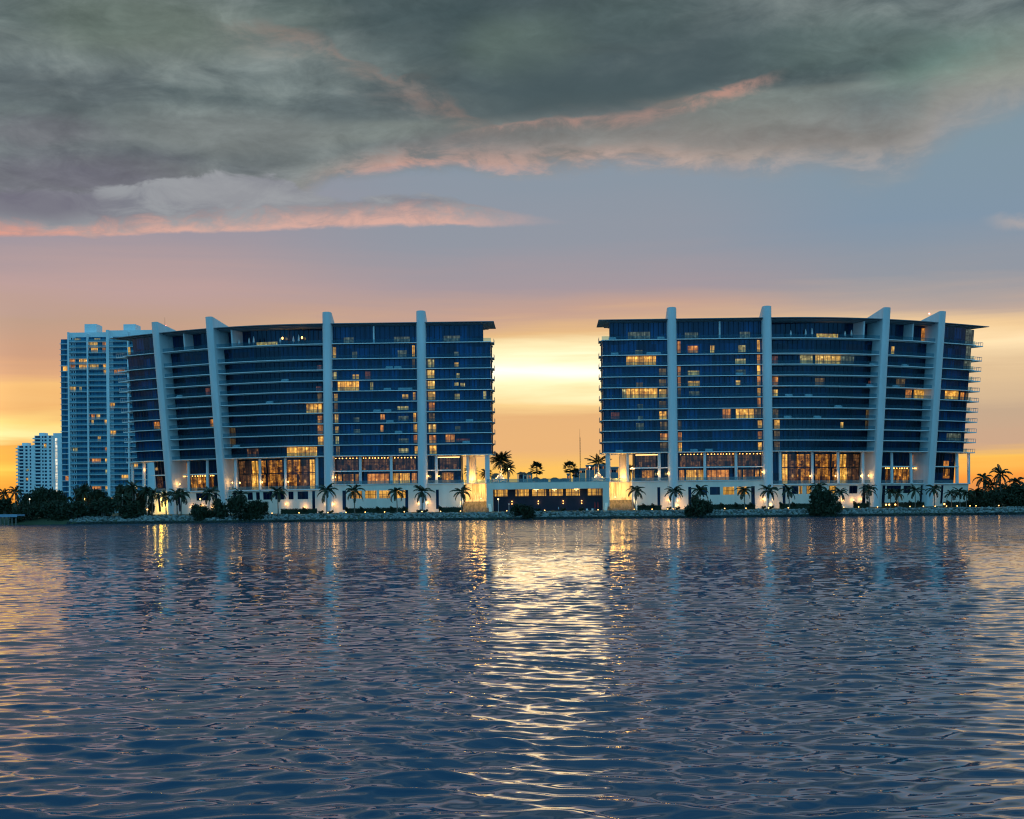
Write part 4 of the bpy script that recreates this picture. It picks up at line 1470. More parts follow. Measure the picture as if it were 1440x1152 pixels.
# ---------------------------------------------------------------- towers behind
def far_tower():
    Yt = 760.0
    rt = empty('apartment_tower', (at(140, Yt), Yt + 12, 2.4), 'tall pale blue-lit apartment tower with stacked balconies rising behind the left building', 'tower')
    X = lambda px, Y=Yt: at(px, Y, 560)
    ztop = zat(130, 467.5, Yt)
    ztr = zat(170, 464.5, Yt)
    n = 32
    fh = (ztop - 2.4 - 2.0) / n
    mb = MB()
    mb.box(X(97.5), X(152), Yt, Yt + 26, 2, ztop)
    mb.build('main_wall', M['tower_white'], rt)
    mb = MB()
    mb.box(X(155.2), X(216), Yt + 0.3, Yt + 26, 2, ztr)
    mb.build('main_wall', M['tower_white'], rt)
    mb = MB()
    mb.box(X(86, Yt + 8), X(98, Yt + 8), Yt + 8, Yt + 26, 2, zat(92, 478, Yt))
    mb.build('side_wing', M['tower_white'], rt)
    for px, w, zt_ in ((125.2, 0.35, ztop - 1), (153.6, 0.75, ztr), (98.5, .4, ztop), (182, 0.35, ztr - 1)):
        mb = MB()
        mb.box(X(px) - w, X(px) + w, Yt - 2.3, Yt + 1.0, 2, zt_)
        mb.build('pier', M['tower_white'], rt)
    for px0, px1, py in ((116.5, 133.5, 456), (171.5, 188.5, 456.2)):
        mb = MB()
        mb.box(X(px0), X(px1), Yt + 4, Yt + 14, ztop - 0.5, zat(px0, py, Yt + 4))
        mb.build('roof_plant_room', M['tower_white'], rt)
    mb = MB()
    mb.tube([(X(226), Yt + 10, ztr - 1), (X(226), Yt + 10, zat(226, 443, Yt))], [0.12, 0.05], 6)
    mb.build('antenna', M['dark_metal'], rt)
    for i in range(n):
        z = 2.4 + fh * i
        if i < 1:
            continue
        for (p0, p1, gl) in ((99.2, 152.2, (107, 150)), (154.6, 206, (160, 206))):
            zz = z
            mb = MB()
            mb.box(X(p0), X(p1), Yt - 1.9, Yt - 0.02, zz - 0.18, zz)
            b = mb.build('balcony', M['tower_white'], rt)
            mb = MB()
            mb.box(X(p0) + 0.1, X(p1) - 0.1, Yt - 1.88, Yt - 1.82, zz + 0.02, zz + 1.0)
            r_ = mb.build('railing', M['tower_rail'], b)
            r_.matrix_parent_inverse = Matrix.Identity(4)
            mb = MB()
            mb.box(X(gl[0]), X(gl[1]), Yt - 0.012, Yt + 0.1, zz + 0.05, zz + fh - 0.5)
            mb.build('window', M['far_glass'], rt)
        mb = MB()
        mb.box(X(84.8, Yt + 7), X(97, Yt + 7), Yt + 6.4, Yt + 7.98, z - 0.24, z)
        b = mb.build('balcony', M['tower_white'], rt)
        mb = MB()
        mb.box(X(86.5, Yt + 8), X(96.5, Yt + 8), Yt + 7.985, Yt + 8.1, z + 0.1, z + fh - 0.5)
        mb.build('window', M['far_glass'], rt)
        mb = MB()
        for q in (101.0, 104.2):
            mb.box(X(q), X(q + 1.7), Yt - 0.015, Yt + 0.1, z + 0.9, z + 2.2)
        mb.build('window', M['podium_glass'], rt)
    # lit rooms: column range, row
    for px0, px1, py, mt in ((127, 138, 482, 'lit_yellow'), (145, 151, 483.5, 'lit_orange'), (129, 138, 492, 'lit_bright'), (145, 149, 492, 'lit_orange'), (97, 106, 508, 'lit_orange'),
                             (112, 123, 506, 'lit_bright'), (89, 96, 517, 'lit_bright'), (100, 106, 517, 'lit_orange'), (112, 124, 517, 'lit_bright'), (127, 139, 517, 'lit_yellow'), (145.5, 152, 517, 'lit_bright'),
                             (146, 152, 525, 'lit_bright'), (161, 176, 524, 'lit_orange'), (99, 107, 548, 'lit_yellow'), (112, 115, 549, 'lit_pale'), (128, 133, 589, 'lit_orange'), (135, 140.5, 589, 'lit_yellow'),
                             (146.5, 153, 590, 'lit_bright'), (155.5, 161, 566, 'lit_bright'), (128, 131.5, 597, 'lit_yellow'), (155.5, 162.5, 606, 'lit_bright'), (137, 141, 615, 'lit_yellow'),
                             (102, 108, 630.5, 'lit_pale'), (147, 153, 631, 'lit_orange'), (128.5, 141, 646, 'lit_orange'), (147, 153.5, 647, 'lit_bright'), (147, 152.5, 663, 'lit_pale'), (170, 180, 670, 'lit_bright'), (186, 193, 653.5, 'lit_bright'),
                             (91, 99, 674, 'lit_orange'), (128.5, 141, 686, 'lit_orange'), (147, 154, 687, 'lit_bright'), (188, 192, 684, 'lit_yellow')):
        Yq = Yt if px0 > 96.5 else Yt + 8
        zz = zat((px0 + px1) / 2, py, Yq)
        k = math.floor((zz - 2.4) / fh)
        z0 = 2.4 + fh * k
        mb = MB()
        mb.box(X(px0, Yq), X(px1, Yq), Yq - 0.05, Yq + 0.05, z0 + 0.1, z0 + fh - 0.45)
        mb.build('lit_window', M[mt], rt)
    for px in (110, 138, 167):
        mb = MB()
        mb.box(X(px - 4), X(px + 4), Yt - 0.06, Yt + 0.05, ztop - 4.2, ztop - 3.2)
        mb.build('lit_window', M['lit_pale'], rt)
    return rt


far_tower()


def block_tower(label, Yt, px0, px1, pyt, fp, cols, side=None, stair=None, lits=()):
    X = lambda px: at(px, Yt, 660)
    zt = zat((px0 + px1) / 2, pyt, Yt)
    rt = empty('apartment_tower', (X((px0 + px1) / 2), Yt + 8, 2.4), label, 'tower')
    mb = MB()
    mb.box(X(px0), X(px1), Yt, Yt + 20, 2, zt)
    if side:
        mb.box(X(px1), X(side), Yt + 4, Yt + 20, 2, zt + 2.0)
    mb.build('wall', M['tower_white'], rt)
    mb = MB()
    mb.box(X(px0 + 4), X(px0 + 12), Yt + 4, Yt + 12, zt - 0.2, zt + 2.4)
    mb.build('roof_plant_room', M['tower_white'], rt)
    fh = fp * Yt / FPX
    n = int((zt - 3) / fh)
    for i in range(n):
        z = zt - fh * (i + 1)
        mb = MB()
        mb.box(X(px0) - 1.2, X(px0) + 5.0, Yt - 1.4, Yt - 0.01, z - 0.2, z + 0.8)
        mb.build('balcony', M['tower_white'], rt)
        for a, b in cols:
            mb = MB()
            mb.box(X(a), X(b), Yt - 0.03, Yt + 0.1, z + 0.8, z + fh - 0.5)
            mb.build('window', M['podium_glass'], rt)
    if stair:
        mb = MB()
        for i in range(n - 1):
            z = zt - 2 - fh * (i + 1)
            mb.box(X(stair[0]), X(stair[1]), Yt + 3.9, Yt + 4.05, z + 0.35, z + fh - 0.2)
        mb.build('stair_window', M['lit_stair'], rt)
    for px, py, mt in lits:
        zz = zat(px, py, Yt)
        mb = MB()
        mb.box(X(px - 1.6), X(px + 1.6), Yt - 0.06, Yt + 0.05, zz - 1.0, zz + 1.0)
        mb.build('lit_window', M[mt], rt)


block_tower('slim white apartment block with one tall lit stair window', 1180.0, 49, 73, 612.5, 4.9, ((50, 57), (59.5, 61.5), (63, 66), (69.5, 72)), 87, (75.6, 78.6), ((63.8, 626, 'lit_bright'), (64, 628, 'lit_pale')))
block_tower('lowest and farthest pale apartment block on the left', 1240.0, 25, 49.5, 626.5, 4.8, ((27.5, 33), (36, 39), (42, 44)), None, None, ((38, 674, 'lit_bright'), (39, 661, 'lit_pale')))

# roofs and blocks seen across the plaza
def house(label, Y, px0, px1, py0, py1, mat, roof='terracotta', hip=0.35, over=0.5, wins=0, kind='house'):
    x0, x1 = at(px0, Y, 670), at(px1, Y, 670)
    zb, ze = 2.4, zat(px0, py1, Y)
    zr = zat(px0, py0, Y)
    rt = empty('house' if kind == 'house' else 'office_block', ((x0 + x1) / 2, Y + 5, 2.4), label, kind if kind != 'house' else 'house')
    mb = MB()
    d = min(14, max(6, (x1 - x0)))
    mb.box(x0, x1, Y, Y + d, zb, ze)
    mb.build('wall', M[mat], rt)
    mb = MB()
    if roof:
        a, b = x0 - over, x1 + over
        q = (b - a) * hip
        mb.face([(a, Y - over, ze), (b, Y - over, ze), (b - q, Y + d / 2, zr), (a + q, Y + d / 2, zr)])
        mb.face([(b, Y + d + over, ze), (a, Y + d + over, ze), (a + q, Y + d / 2, zr), (b - q, Y + d / 2, zr)])
        mb.face([(a, Y + d + over, ze), (a, Y - over, ze), (a + q, Y + d / 2, zr)])
        mb.face([(b, Y - over, ze), (b, Y + d + over, ze), (b - q, Y + d / 2, zr)])
        mb.face([(a, Y - over, ze), (a, Y + d + over, ze), (b, Y + d + over, ze), (b, Y - over, ze)])
        mb.build('roof', M[roof], rt)
    else:
        mb.box(x0 - 0.3, x1 + 0.3, Y - 0.3, Y + d + 0.3, ze - 0.02, ze + 0.7)
        mb.build('roof', M['roof_metal'], rt)
    for i in range(wins):
        xx = x0 + (x1 - x0) * (i + 0.5) / wins
        mb = MB()
        mb.box(xx - 0.5, xx + 0.5, Y - 0.04, Y + 0.1, ze - 2.4, ze - 0.9)
        mb.build('window', M['podium_glass' if i % 3 else 'lit_orange'], rt)
    return rt


house('dark hip-roofed house behind the big date palm left of the gap', 690, 691, 703, 665.5, 671, 'stucco', wins=2)
house('house with a low tiled roof behind the white pavilion', 760, 731, 741, 664, 667.5, 'stucco', wins=2)
house('small square tower house with a flared tiled roof', 720, 741.5, 748.5, 663.5, 666, 'stucco', wins=1)
house('low dark roof right of the square tower house', 740, 748, 760, 671, 675, 'stucco', wins=2)
house('long low dark roof left of the middle of the gap', 900, 760, 771, 672.5, 675, 'far_block', wins=0)
house('long low dark roof in the middle of the gap', 900, 774, 786, 671.5, 674, 'far_block', wins=0)
house('dark low roof left of the right fan palm', 880, 786, 801, 672.5, 675, 'far_block', wins=0)
house('narrow purple-grey block behind the right fan palm', 860, 797.5, 801, 666.5, 667.5, 'far_block', None, wins=1, kind='office block')
house('grey block behind the thin mast', 980, 806, 815, 661, 662, 'far_block', None, wins=3, kind='office block')
house('dark purple block just right of the thin mast', 960, 815.5, 823.5, 659.5, 660, 'stucco', None, wins=3, kind='office block')
house('teal flat block behind the lit lamp post right of the gap', 900, 824.5, 836, 655, 655.5, 'far_block', None, wins=4, kind='office block')
house('teal flat block behind the lit date palm right of the gap', 910, 837, 853, 653.5, 654, 'far_block', None, wins=5, kind='office block')
house('blue block seen through the right building\'s open passage', 820, 857, 869.5, 657.5, 658.5, 'far_block', None, wins=4, kind='office block')

# white pavilion on the plaza
pv = empty('garden_pavilion', (at(732, 540, 670), 542, 11.18), 'small white-posted garden pavilion on the plaza right of the big date palm', 'pavilion')
x0, x1 = at(727.5, 540, 670), at(737, 540, 670)
zr_ = zat(732, 666.5, 540)
for xx in (x0 + .2, x1 - .2):
    for yy in (540.2, 543.8):
        mb = MB()
        mb.box(xx - 0.15, xx + 0.15, yy - 0.15, yy + 0.15, 11.18, zr_)
        mb.build('post', M['white_concrete'], pv)
mb = MB()
c_ = ((x0 + x1) / 2, 542, zr_ + 0.9)
q = [(x0 - .5, 539.5, zr_), (x1 + .5, 539.5, zr_), (x1 + .5, 544.5, zr_), (x0 - .5, 544.5, zr_)]
for i in range(4):
    mb.face([q[i], q[(i + 1) % 4], c_])
mb.face(q)
mb.build('roof', M['terracotta'], pv)
mb = MB()
mb.box(x0 + 0.5, x1 - 0.5, 543.3, 543.5, 11.18, zr_ - 0.3)
mb.build('glass_wall', M['podium_glass'], pv)

# mast
Ym = 1000
ms = empty('radio_mast', (at(815.7, Ym, 640), Ym, 2.4), 'thin lattice mast standing up between the two buildings', 'mast')
zt_ = zat(815.7, 603, Ym)
xm = at(815.7, Ym, 640)
mb = MB()
for k in range(3):
    a = 2.094 * k
    mb.tube([(xm + 0.35 * math.cos(a), Ym + 0.35 * math.sin(a), 2), (xm + 0.3 * math.cos(a), Ym + 0.3 * math.sin(a), zt_ - 6)], [0.09, 0.08], 5)
zz = 4.0
while zz < zt_ - 7:
    for k in range(3):
        a, b = 2.094 * k, 2.094 * (k + 1)
        mb.tube([(xm + 0.33 * math.cos(a), Ym + 0.33 * math.sin(a), zz), (xm + 0.33 * math.cos(b), Ym + 0.33 * math.sin(b), zz + 1.1)], [0.05, 0.05], 4)
    zz += 1.1
mb.build('lattice', M['dark_metal'], ms)
mb = MB()
mb.tube([(xm, Ym, zt_ - 6.2), (xm, Ym, zt_)], [0.12, 0.05], 6)
mb.build('tip', M['dark_metal'], ms)
# warm soffit under the outer bays
for B_, px in ((BL, 206), (BL, 214), (BR, 1350)):
    t = t_px(px, 16, 2.6, B_.sx)
    glow(B_.P(t, 17.2, 1.6), 110, (1.0, 0.42, 0.10), 0.5, B_.root)
# ---------------------------------------------------------------- plants
def frond(mb, base, azm, e0, L, droop, n=9, width=0.5, r=None, leafw=0.15, dens=1):
    """one feather frond: an arching spine with hanging leaflets"""
    r = r or rnd
    p = Vector(base)
    e = e0
    h = Vector((math.cos(azm), math.sin(azm), 0))
    side = Vector((-math.sin(azm), math.cos(azm), 0))
    pts = [p.copy()]
    st = L / n
    for i in range(n):
        d = h * math.cos(e) + Vector((0, 0, math.sin(e)))
        p = p + d * st
        pts.append(p.copy())
        e -= droop / n * (0.6 + 0.9 * i / n)
    for i in range(n):                                   # spine
        a, b = pts[i], pts[i + 1]
        w = 0.09 * (1 - 0.7 * i / n)
        mb.face([a - side * w, a + side * w, b + side * w * 0.85, b - side * w * 0.85])
    m = n * 2 * dens
    for j in range(2, m):
        s = j / m
        i = min(n - 1, int(s * n))
        f = s * n - i
        q = pts[i].lerp(pts[i + 1], f)
        dirv = (pts[i + 1] - pts[i]).normalized()
        ll = width * L * 0.42 * (math.sin(math.pi * min(1, s * 0.93 + 0.07)) ** 0.6) * r.uniform(0.8, 1.1)
        for sg in (-1, 1):
            d = (side * sg * 0.85 + dirv * 0.55 + Vector((0, 0, -0.45 - 0.35 * s + r.uniform(-0.15, 0.15)))).normalized()
            t = q + d * ll
            mid = q + d * ll * 0.5 + Vector((0, 0, 0.03))
            w = dirv * leafw * 0.5
            mb.face([q, mid + w, t, mid - w])


def trunk(mb, h, r0, r1, lean, seed, n=7, flare=1.5):
    r = random.Random(seed)
    a = r.uniform(0, 6.28)
    pts, rad = [], []
    for i in range(n + 1):
        s = i / n
        pts.append((math.cos(a) * lean * s * s, math.sin(a) * lean * s * s, h * s))
        rad.append((r0 + (r1 - r0) * s) * (1 + (flare - 1) * max(0, 1 - s * 5)))
    mb.tube(pts, rad, 8)
    return Vector(pts[-1])


def palm_meshes(h, L, nf, seed, droop=1.5, r0=0.17, leafw=0.17, lo=-0.5, hi=1.35, mat='trunk', lean=0.25):
    r = random.Random(seed)
    t = MB()
    top = trunk(t, h, r0, r0 * 0.75, lean, seed)
    c = MB()
    for i in range(nf):
        s = (i + 0.5) / nf
        e = hi + (lo - hi) * s
        az_ = i * 2.39996 + r.uniform(-0.3, 0.3)
        frond(c, top + Vector((0, 0, 0.1)), az_, e + r.uniform(-0.12, 0.12), L * r.uniform(0.85, 1.1) * (0.8 if i < 3 else 1), droop * r.uniform(0.8, 1.2), 8, 0.55, r, leafw)
    # green shaft under the crown
    c.tube([top - Vector((0, 0, 0.5)), top + Vector((0, 0, 0.25))], [r0 * 0.9, r0 * 0.5], 7)
    return t.mesh('trunk', M[mat], True), c.mesh('crown', M['palm_leaf'], False, False), top


COCO = [palm_meshes(4.9 + 0.35 * (i % 3), 3.35 + 0.22 * (i % 2), 15 + i % 3, 100 + i, 1.75 + 0.12 * (i % 3), 0.15, 0.34) for i in range(6)]
DATE = [palm_meshes(7.3, 4.4, 60, 201, 1.1, 0.42, 0.30, -0.55, 1.45, 'pale_trunk', 0.1), palm_meshes(5.2, 3.3, 44, 202, 1.2, 0.3, 0.28, -0.6, 1.4, 'pale_trunk', 0.2),
        palm_meshes(6.3, 4.5, 20, 203, 0.95, 0.36, 0.36, -0.15, 1.2, 'pale_trunk', 0.05)]


def fan_meshes(h, seed, R_=2.9, nl=34):
    r = random.Random(seed)
    t = MB()
    top = trunk(t, h, 0.17, 0.14, 0.1, seed)
    c = MB()
    for i in range(nl):
        a = i * 2.39996
        e = 1.4 - 2.1 * (i + 0.5) / nl
        d = Vector((math.cos(a) * math.cos(e), math.sin(a) * math.cos(e), math.sin(e)))
        pl = R_ * r.uniform(0.5, 0.68)
        p = top + d * pl
        sd = Vector((-math.sin(a), math.cos(a), 0))
        up = d.cross(sd)
        c.face([top - sd * 0.03, top + sd * 0.03, p + sd * 0.02, p - sd * 0.02])
        fr = R_ * r.uniform(0.36, 0.46)
        for k in range(11):
            b = -1.9 + 3.8 * k / 10
            dd = (d * math.cos(b) + sd * math.sin(b) + up * -0.25 * r.random() + Vector((0, 0, -0.15))).normalized()
            q = p + dd * fr * (1 - 0.12 * abs(b))
            wv = (sd * math.cos(b) - d * math.sin(b)) * fr * 0.19
            c.face([p, p + dd * fr * 0.6 + wv, q, p + dd * fr * 0.6 - wv])
    return t.mesh('trunk', M['trunk'], True), c.mesh('crown', M['palm_leaf'], False, False), top


FAN = [fan_meshes(4.6, 301), fan_meshes(4.8, 302), fan_meshes(3.2, 303, 2.0, 24)]


def crown_mesh(seed, rx, ry, rz, n, leaf_s, mat='bush_leaf', lumps=9, low=0.0):
    """foliage: leaf-sized faces spread over uneven lumps with gaps between them"""
    r = random.Random(seed)
    c = MB()
    bl = []
    for i in range(lumps):
        a = r.uniform(0, 6.28)
        q = r.random() ** 0.5 * 0.72
        zz = r.uniform(0.12 - low, 0.82)
        s = r.uniform(0.26, 0.44) * (1.1 - 0.3 * zz)
        bl.append((Vector((math.cos(a) * q * rx * (1.1 - 0.45 * zz), math.sin(a) * q * ry, zz * rz)), s))
    for k in range(n):
        ctr, s = bl[k % lumps]
        d = Vector((r.gauss(0, 1), r.gauss(0, 1), r.gauss(0, 1)))
        d.normalize()
        rad = r.random() ** 0.30 * r.uniform(0.8, 1.2) * (1.25 if r.random() < 0.12 else 1.0)
        p = ctr + Vector((d.x * rx * s, d.y * ry * s, d.z * rz * s * 0.9)) * rad
        if p.z < 0:
            p.z = -p.z * 0.2
        u = Vector((r.gauss(0, 1), r.gauss(0, 1), r.gauss(0, 0.7))).normalized()
        v = u.cross(Vector((r.gauss(0, 1), r.gauss(0, 1), r.gauss(0, 1)))).normalized()
        ls = leaf_s * r.uniform(0.6, 1.3)
        c.face([p - u * ls, p + v * ls * 0.45, p + u * ls, p - v * ls * 0.45])
    return c.mesh('crown', M[mat], False, False)


def stems_mesh(seed, h, n, r0, spread):
    r = random.Random(seed)
    t = MB()
    for i in range(n):
        a = r.uniform(0, 6.28)
        q = spread * r.uniform(0.4, 1)
        t.tube([(0.1 * math.cos(a), 0.1 * math.sin(a), -0.3), (q * 0.35 * math.cos(a), q * 0.35 * math.sin(a), h * 0.45), (q * math.cos(a), q * math.sin(a), h)],
               [r0, r0 * 0.8, r0 * 0.4], 6)
    return t.mesh('trunk', M['trunk'], True)


def gz(Y):
    """height of the ground at this distance"""
    if Y < SHORE + 5.2:
        return max(0.1, 0.2 + (Y - SHORE - 1) / 4.2 * 1.5)
    return 1.72 + min(1, (Y - SHORE - 5.2) / 40) * 0.55


def plant(name, meshes, loc, label, cat, group, scale=1.0, rz=0.0):
    e = empty(name, loc, label, cat, group)
    e.rotation_euler = (0, 0, rz)
    e.scale = (scale,) * 3 if not isinstance(scale, tuple) else scale
    for nm, me in meshes:
        child(nm, me, e)
    return e


# the row of coconut palms along the walk: column, crown row, what it stands before
G_PALM = 'coconut palms planted along the waterfront walk'
PALMS = [
    (233.5, 696, 'coconut palm beside the glowing yellow garden wall'),
    (249, 694, 'left one of two palms crossing trunks before the left end fin'),
    (254.5, 694, 'right one of two palms crossing trunks before the left end fin'),
    (293.5, 692, 'palm in the dark shrubs under the third fin from the middle, left side'),
    (339, 694, 'drooping palm rising out of the dark sea-grape thicket'),
    (391, 690, 'palm between the dark lower windows and the lit wall lamp, left building'),
    (459.5, 688, 'palm exactly before the second fin of the left building'),
    (498.5, 689, 'palm covering the first yellow lower window of the left building'),
    (558.5, 690, 'palm covering the last yellow lower window of the left building'),
    (593.5, 690, 'palm exactly before the innermost fin of the left building'),
    (649, 690, 'palm at the left edge of the left stone slide'),
    (893, 688, 'palm at the right edge of the right stone slide'),
    (947.5, 689, 'palm exactly before the innermost fin of the right building'),
    (985, 688, 'palm growing out of the tall bush, right building'),
    (1047, 688, 'palm covering the last yellow lower window before the second fin, right building'),
    (1080, 688, 'palm exactly before the second fin of the right building'),
    (1110, 688, 'palm just right of the second fin, right building'),
    (1149, 684, 'palm behind the largest dark bush, right building'),
    (1181.5, 690, 'palm at the right edge of the largest dark bush'),
    (1222.5, 687, 'palm before the sloping foot of the third fin, right building'),
    (1252, 690, 'left palm of the pair in the bay right of the third fin, right building'),
    (1263, 692, 'lower bushy palm of the pair in the bay right of the third fin, right building'),
    (1287, 688, 'palm with a pale trunk midway between the third and fourth fins, right building'),
    (1314, 686, 'palm exactly before the fourth fin of the right building'),
    (1338, 692, 'first palm right of the fourth fin, white wall behind it'),
    (1350, 690, 'second palm right of the fourth fin, white wall behind it'),
    (1359, 692, 'third palm right of the fourth fin, at the building corner'),
]
for i, (px, py, lab) in enumerate(PALMS):
    Yp = SHORE + 18 + 9 * ((i * 37) % 10) / 10.0
    t_, c_, top = COCO[i % 6]
    zc = zat(px, py + 2, Yp)
    z0 = gz(Yp)
    s = (zc - z0) / top.z
    plant('coconut_palm', (('trunk', t_), ('crown', c_)), (at(px, Yp, 700), Yp, z0 - 0.05), lab, 'palm', G_PALM, (max(0.85, min(1.15, s)) , max(0.85, min(1.15, s)), s), rnd.uniform(0, 6.28))
# tall palms at the right end
for i, (px, py, Yp, lab) in enumerate(((1382, 672, 438, 'leftmost tall palm at the right end of the shore'), (1394, 682, 436, 'palm low between the two tall palms at the right end'),
                                       (1407, 666, 434, 'tallest palm of the shore, near the right picture edge'), (1429, 677, 450, 'palm leaning over the dark trees at the right picture edge'),
                                       (1371, 690, 436, 'palm nearest the end of the right building among the end trees'), (1441, 690, 440, 'palm cut off by the right picture edge'))):
    t_, c_, top = COCO[(i + 2) % 6]
    z0 = gz(Yp)
    s = (zat(px, py + 2, Yp) - z0) / top.z
    plant('coconut_palm', (('trunk', t_), ('crown', c_)), (at(px, Yp, 690), Yp, z0 - 0.05), lab, 'palm', 'palms at the right end of the shore', (1.15, 1.15, s), rnd.uniform(0, 6.28))
# far palms at the left edge
for px, py, Yp, lab in ((6, 693, 560, 'far palm silhouette at the left picture edge'), (21, 690, 590, 'far palm silhouette left of the lowest pale block')):
    t_, c_, top = COCO[1]
    plant('coconut_palm', (('trunk', t_), ('crown', c_)), (at(px, Yp, 695), Yp, 2.2), lab, 'palm', 'far palms on the left', (1.2, 1.2, (zat(px, py + 3, Yp) - 2.2) / top.z), 1.0 + px)
for px, py, Yp, lab in ((118, 691, 428, 'palm silhouette before the left half of the tall pale tower'), (187, 686, 428, 'palm rising from the round dark tree, left shore'), (206, 690, 428, 'palm at the left edge of the glowing garden wall'), (214, 694, 430, 'palm inside the glow of the garden wall')):
    t_, c_, top = COCO[(int(px) * 7) % 6]
    z0 = gz(Yp)
    plant('coconut_palm', (('trunk', t_), ('crown', c_)), (at(px, Yp, 695), Yp, z0), lab, 'palm', 'palms on the left shore', (1.0, 1.0, (zat(px, py + 2, Yp) - z0) / top.z), px)
# plaza palms
for (px, Yp, ms_, nm, lab, cat) in ((704.5, 466, DATE[0], 'date_palm', 'big bushy date palm lit from below, left on the plaza', 'palm'),
                                    (714.5, 486, DATE[1], 'date_palm', 'smaller date palm right behind the big one, left on the plaza', 'palm'),
                                    (841.5, 466, DATE[2], 'date_palm', 'date palm with a brightly lit trunk and spreading fronds, right on the plaza', 'palm'),
                                    (755, 476, FAN[0], 'fan_palm', 'round-headed fan palm standing alone left of the middle of the plaza', 'palm'),
                                    (802, 474, FAN[1], 'fan_palm', 'round-headed fan palm right of the middle of the plaza', 'palm'),
                                    (809.5, 480, FAN[2], 'fan_palm', 'smaller fan palm tucked behind the right fan palm', 'palm')):
    plant(nm, (('trunk', ms_[0]), ('crown', ms_[1])), (at(px, Yp, 665), Yp, 11.15), lab, cat, 'palms on the plaza', 1.0, rnd.uniform(0, 6.28))
# palms inside the passages
plant('date_palm', (('trunk', DATE[1][0]), ('crown', DATE[1][1])), (at(683.5, 474, 665), 474, 10.2), 'small palm seen through the left building\'s open passage', 'palm', 'palms seen through the passages', 0.8, 1.0)
plant('date_palm', (('trunk', DATE[1][0]), ('crown', DATE[1][1])), (at(661, 480, 665), 480, 11.1), 'palm behind the lit column of the left passage', 'palm', 'palms seen through the passages', 0.85, 2.0)
plant('date_palm', (('trunk', DATE[1][0]), ('crown', DATE[1][1])), (at(886, 480, 665), 480, 11.1), 'palm at the inner edge of the right passage behind the lamp cluster', 'palm', 'palms seen through the passages', 0.85, 3.0)
# planters under the plaza palms, lit from inside their rims
for px, Yp, lab in ((703, 464, 'white planter box under the big date palm, lit by a floor lamp'), (841.5, 464, 'white planter box under the brightly lit date palm, right on the plaza')):
    x_ = at(px, Yp, 672)
    e = empty('planter', (x_, Yp, 11.18), lab, 'planter', 'planters on the plaza')
    mb = MB()
    mb.box(-2.1, 2.1, -1.0, 3.2, 0, 1.3)
    mb.box(-2.2, 2.2, -1.1, 3.3, 1.3, 1.42)
    mb.tube([(0, 1.6, 1.4), (0, 1.6, 2.2), (0, 1.6, 3.2)], [1.4, 1.0, 0.5], 10)
    child('box', mb.mesh('box', M['podium_paint']), e)
    mb = MB()
    mb.ball((-1.2, -0.6, 1.6), 0.16, 6, 5)
    mb.ball((1.2, -0.6, 1.6), 0.16, 6, 5)
    child('lamp_bulb', mb.mesh('lamp_bulb', M['lamp_pale']), e)
    glow((x_ - 0.7, Yp + 0.9, 13.3), 150, (1, 0.6, 0.2), 0.2, e)
    glow((x_ + 0.8, Yp + 0.8, 15.0), 150, (1, 0.6, 0.2), 0.2, e)

BUSH = [crown_mesh(400 + i, 1, 1, 1, 2600, 0.085, 'bush_leaf', 11, 0.1) for i in range(5)]
STEM = [stems_mesh(420 + i, 0.6, 4, 0.035, 0.35) for i in range(3)]
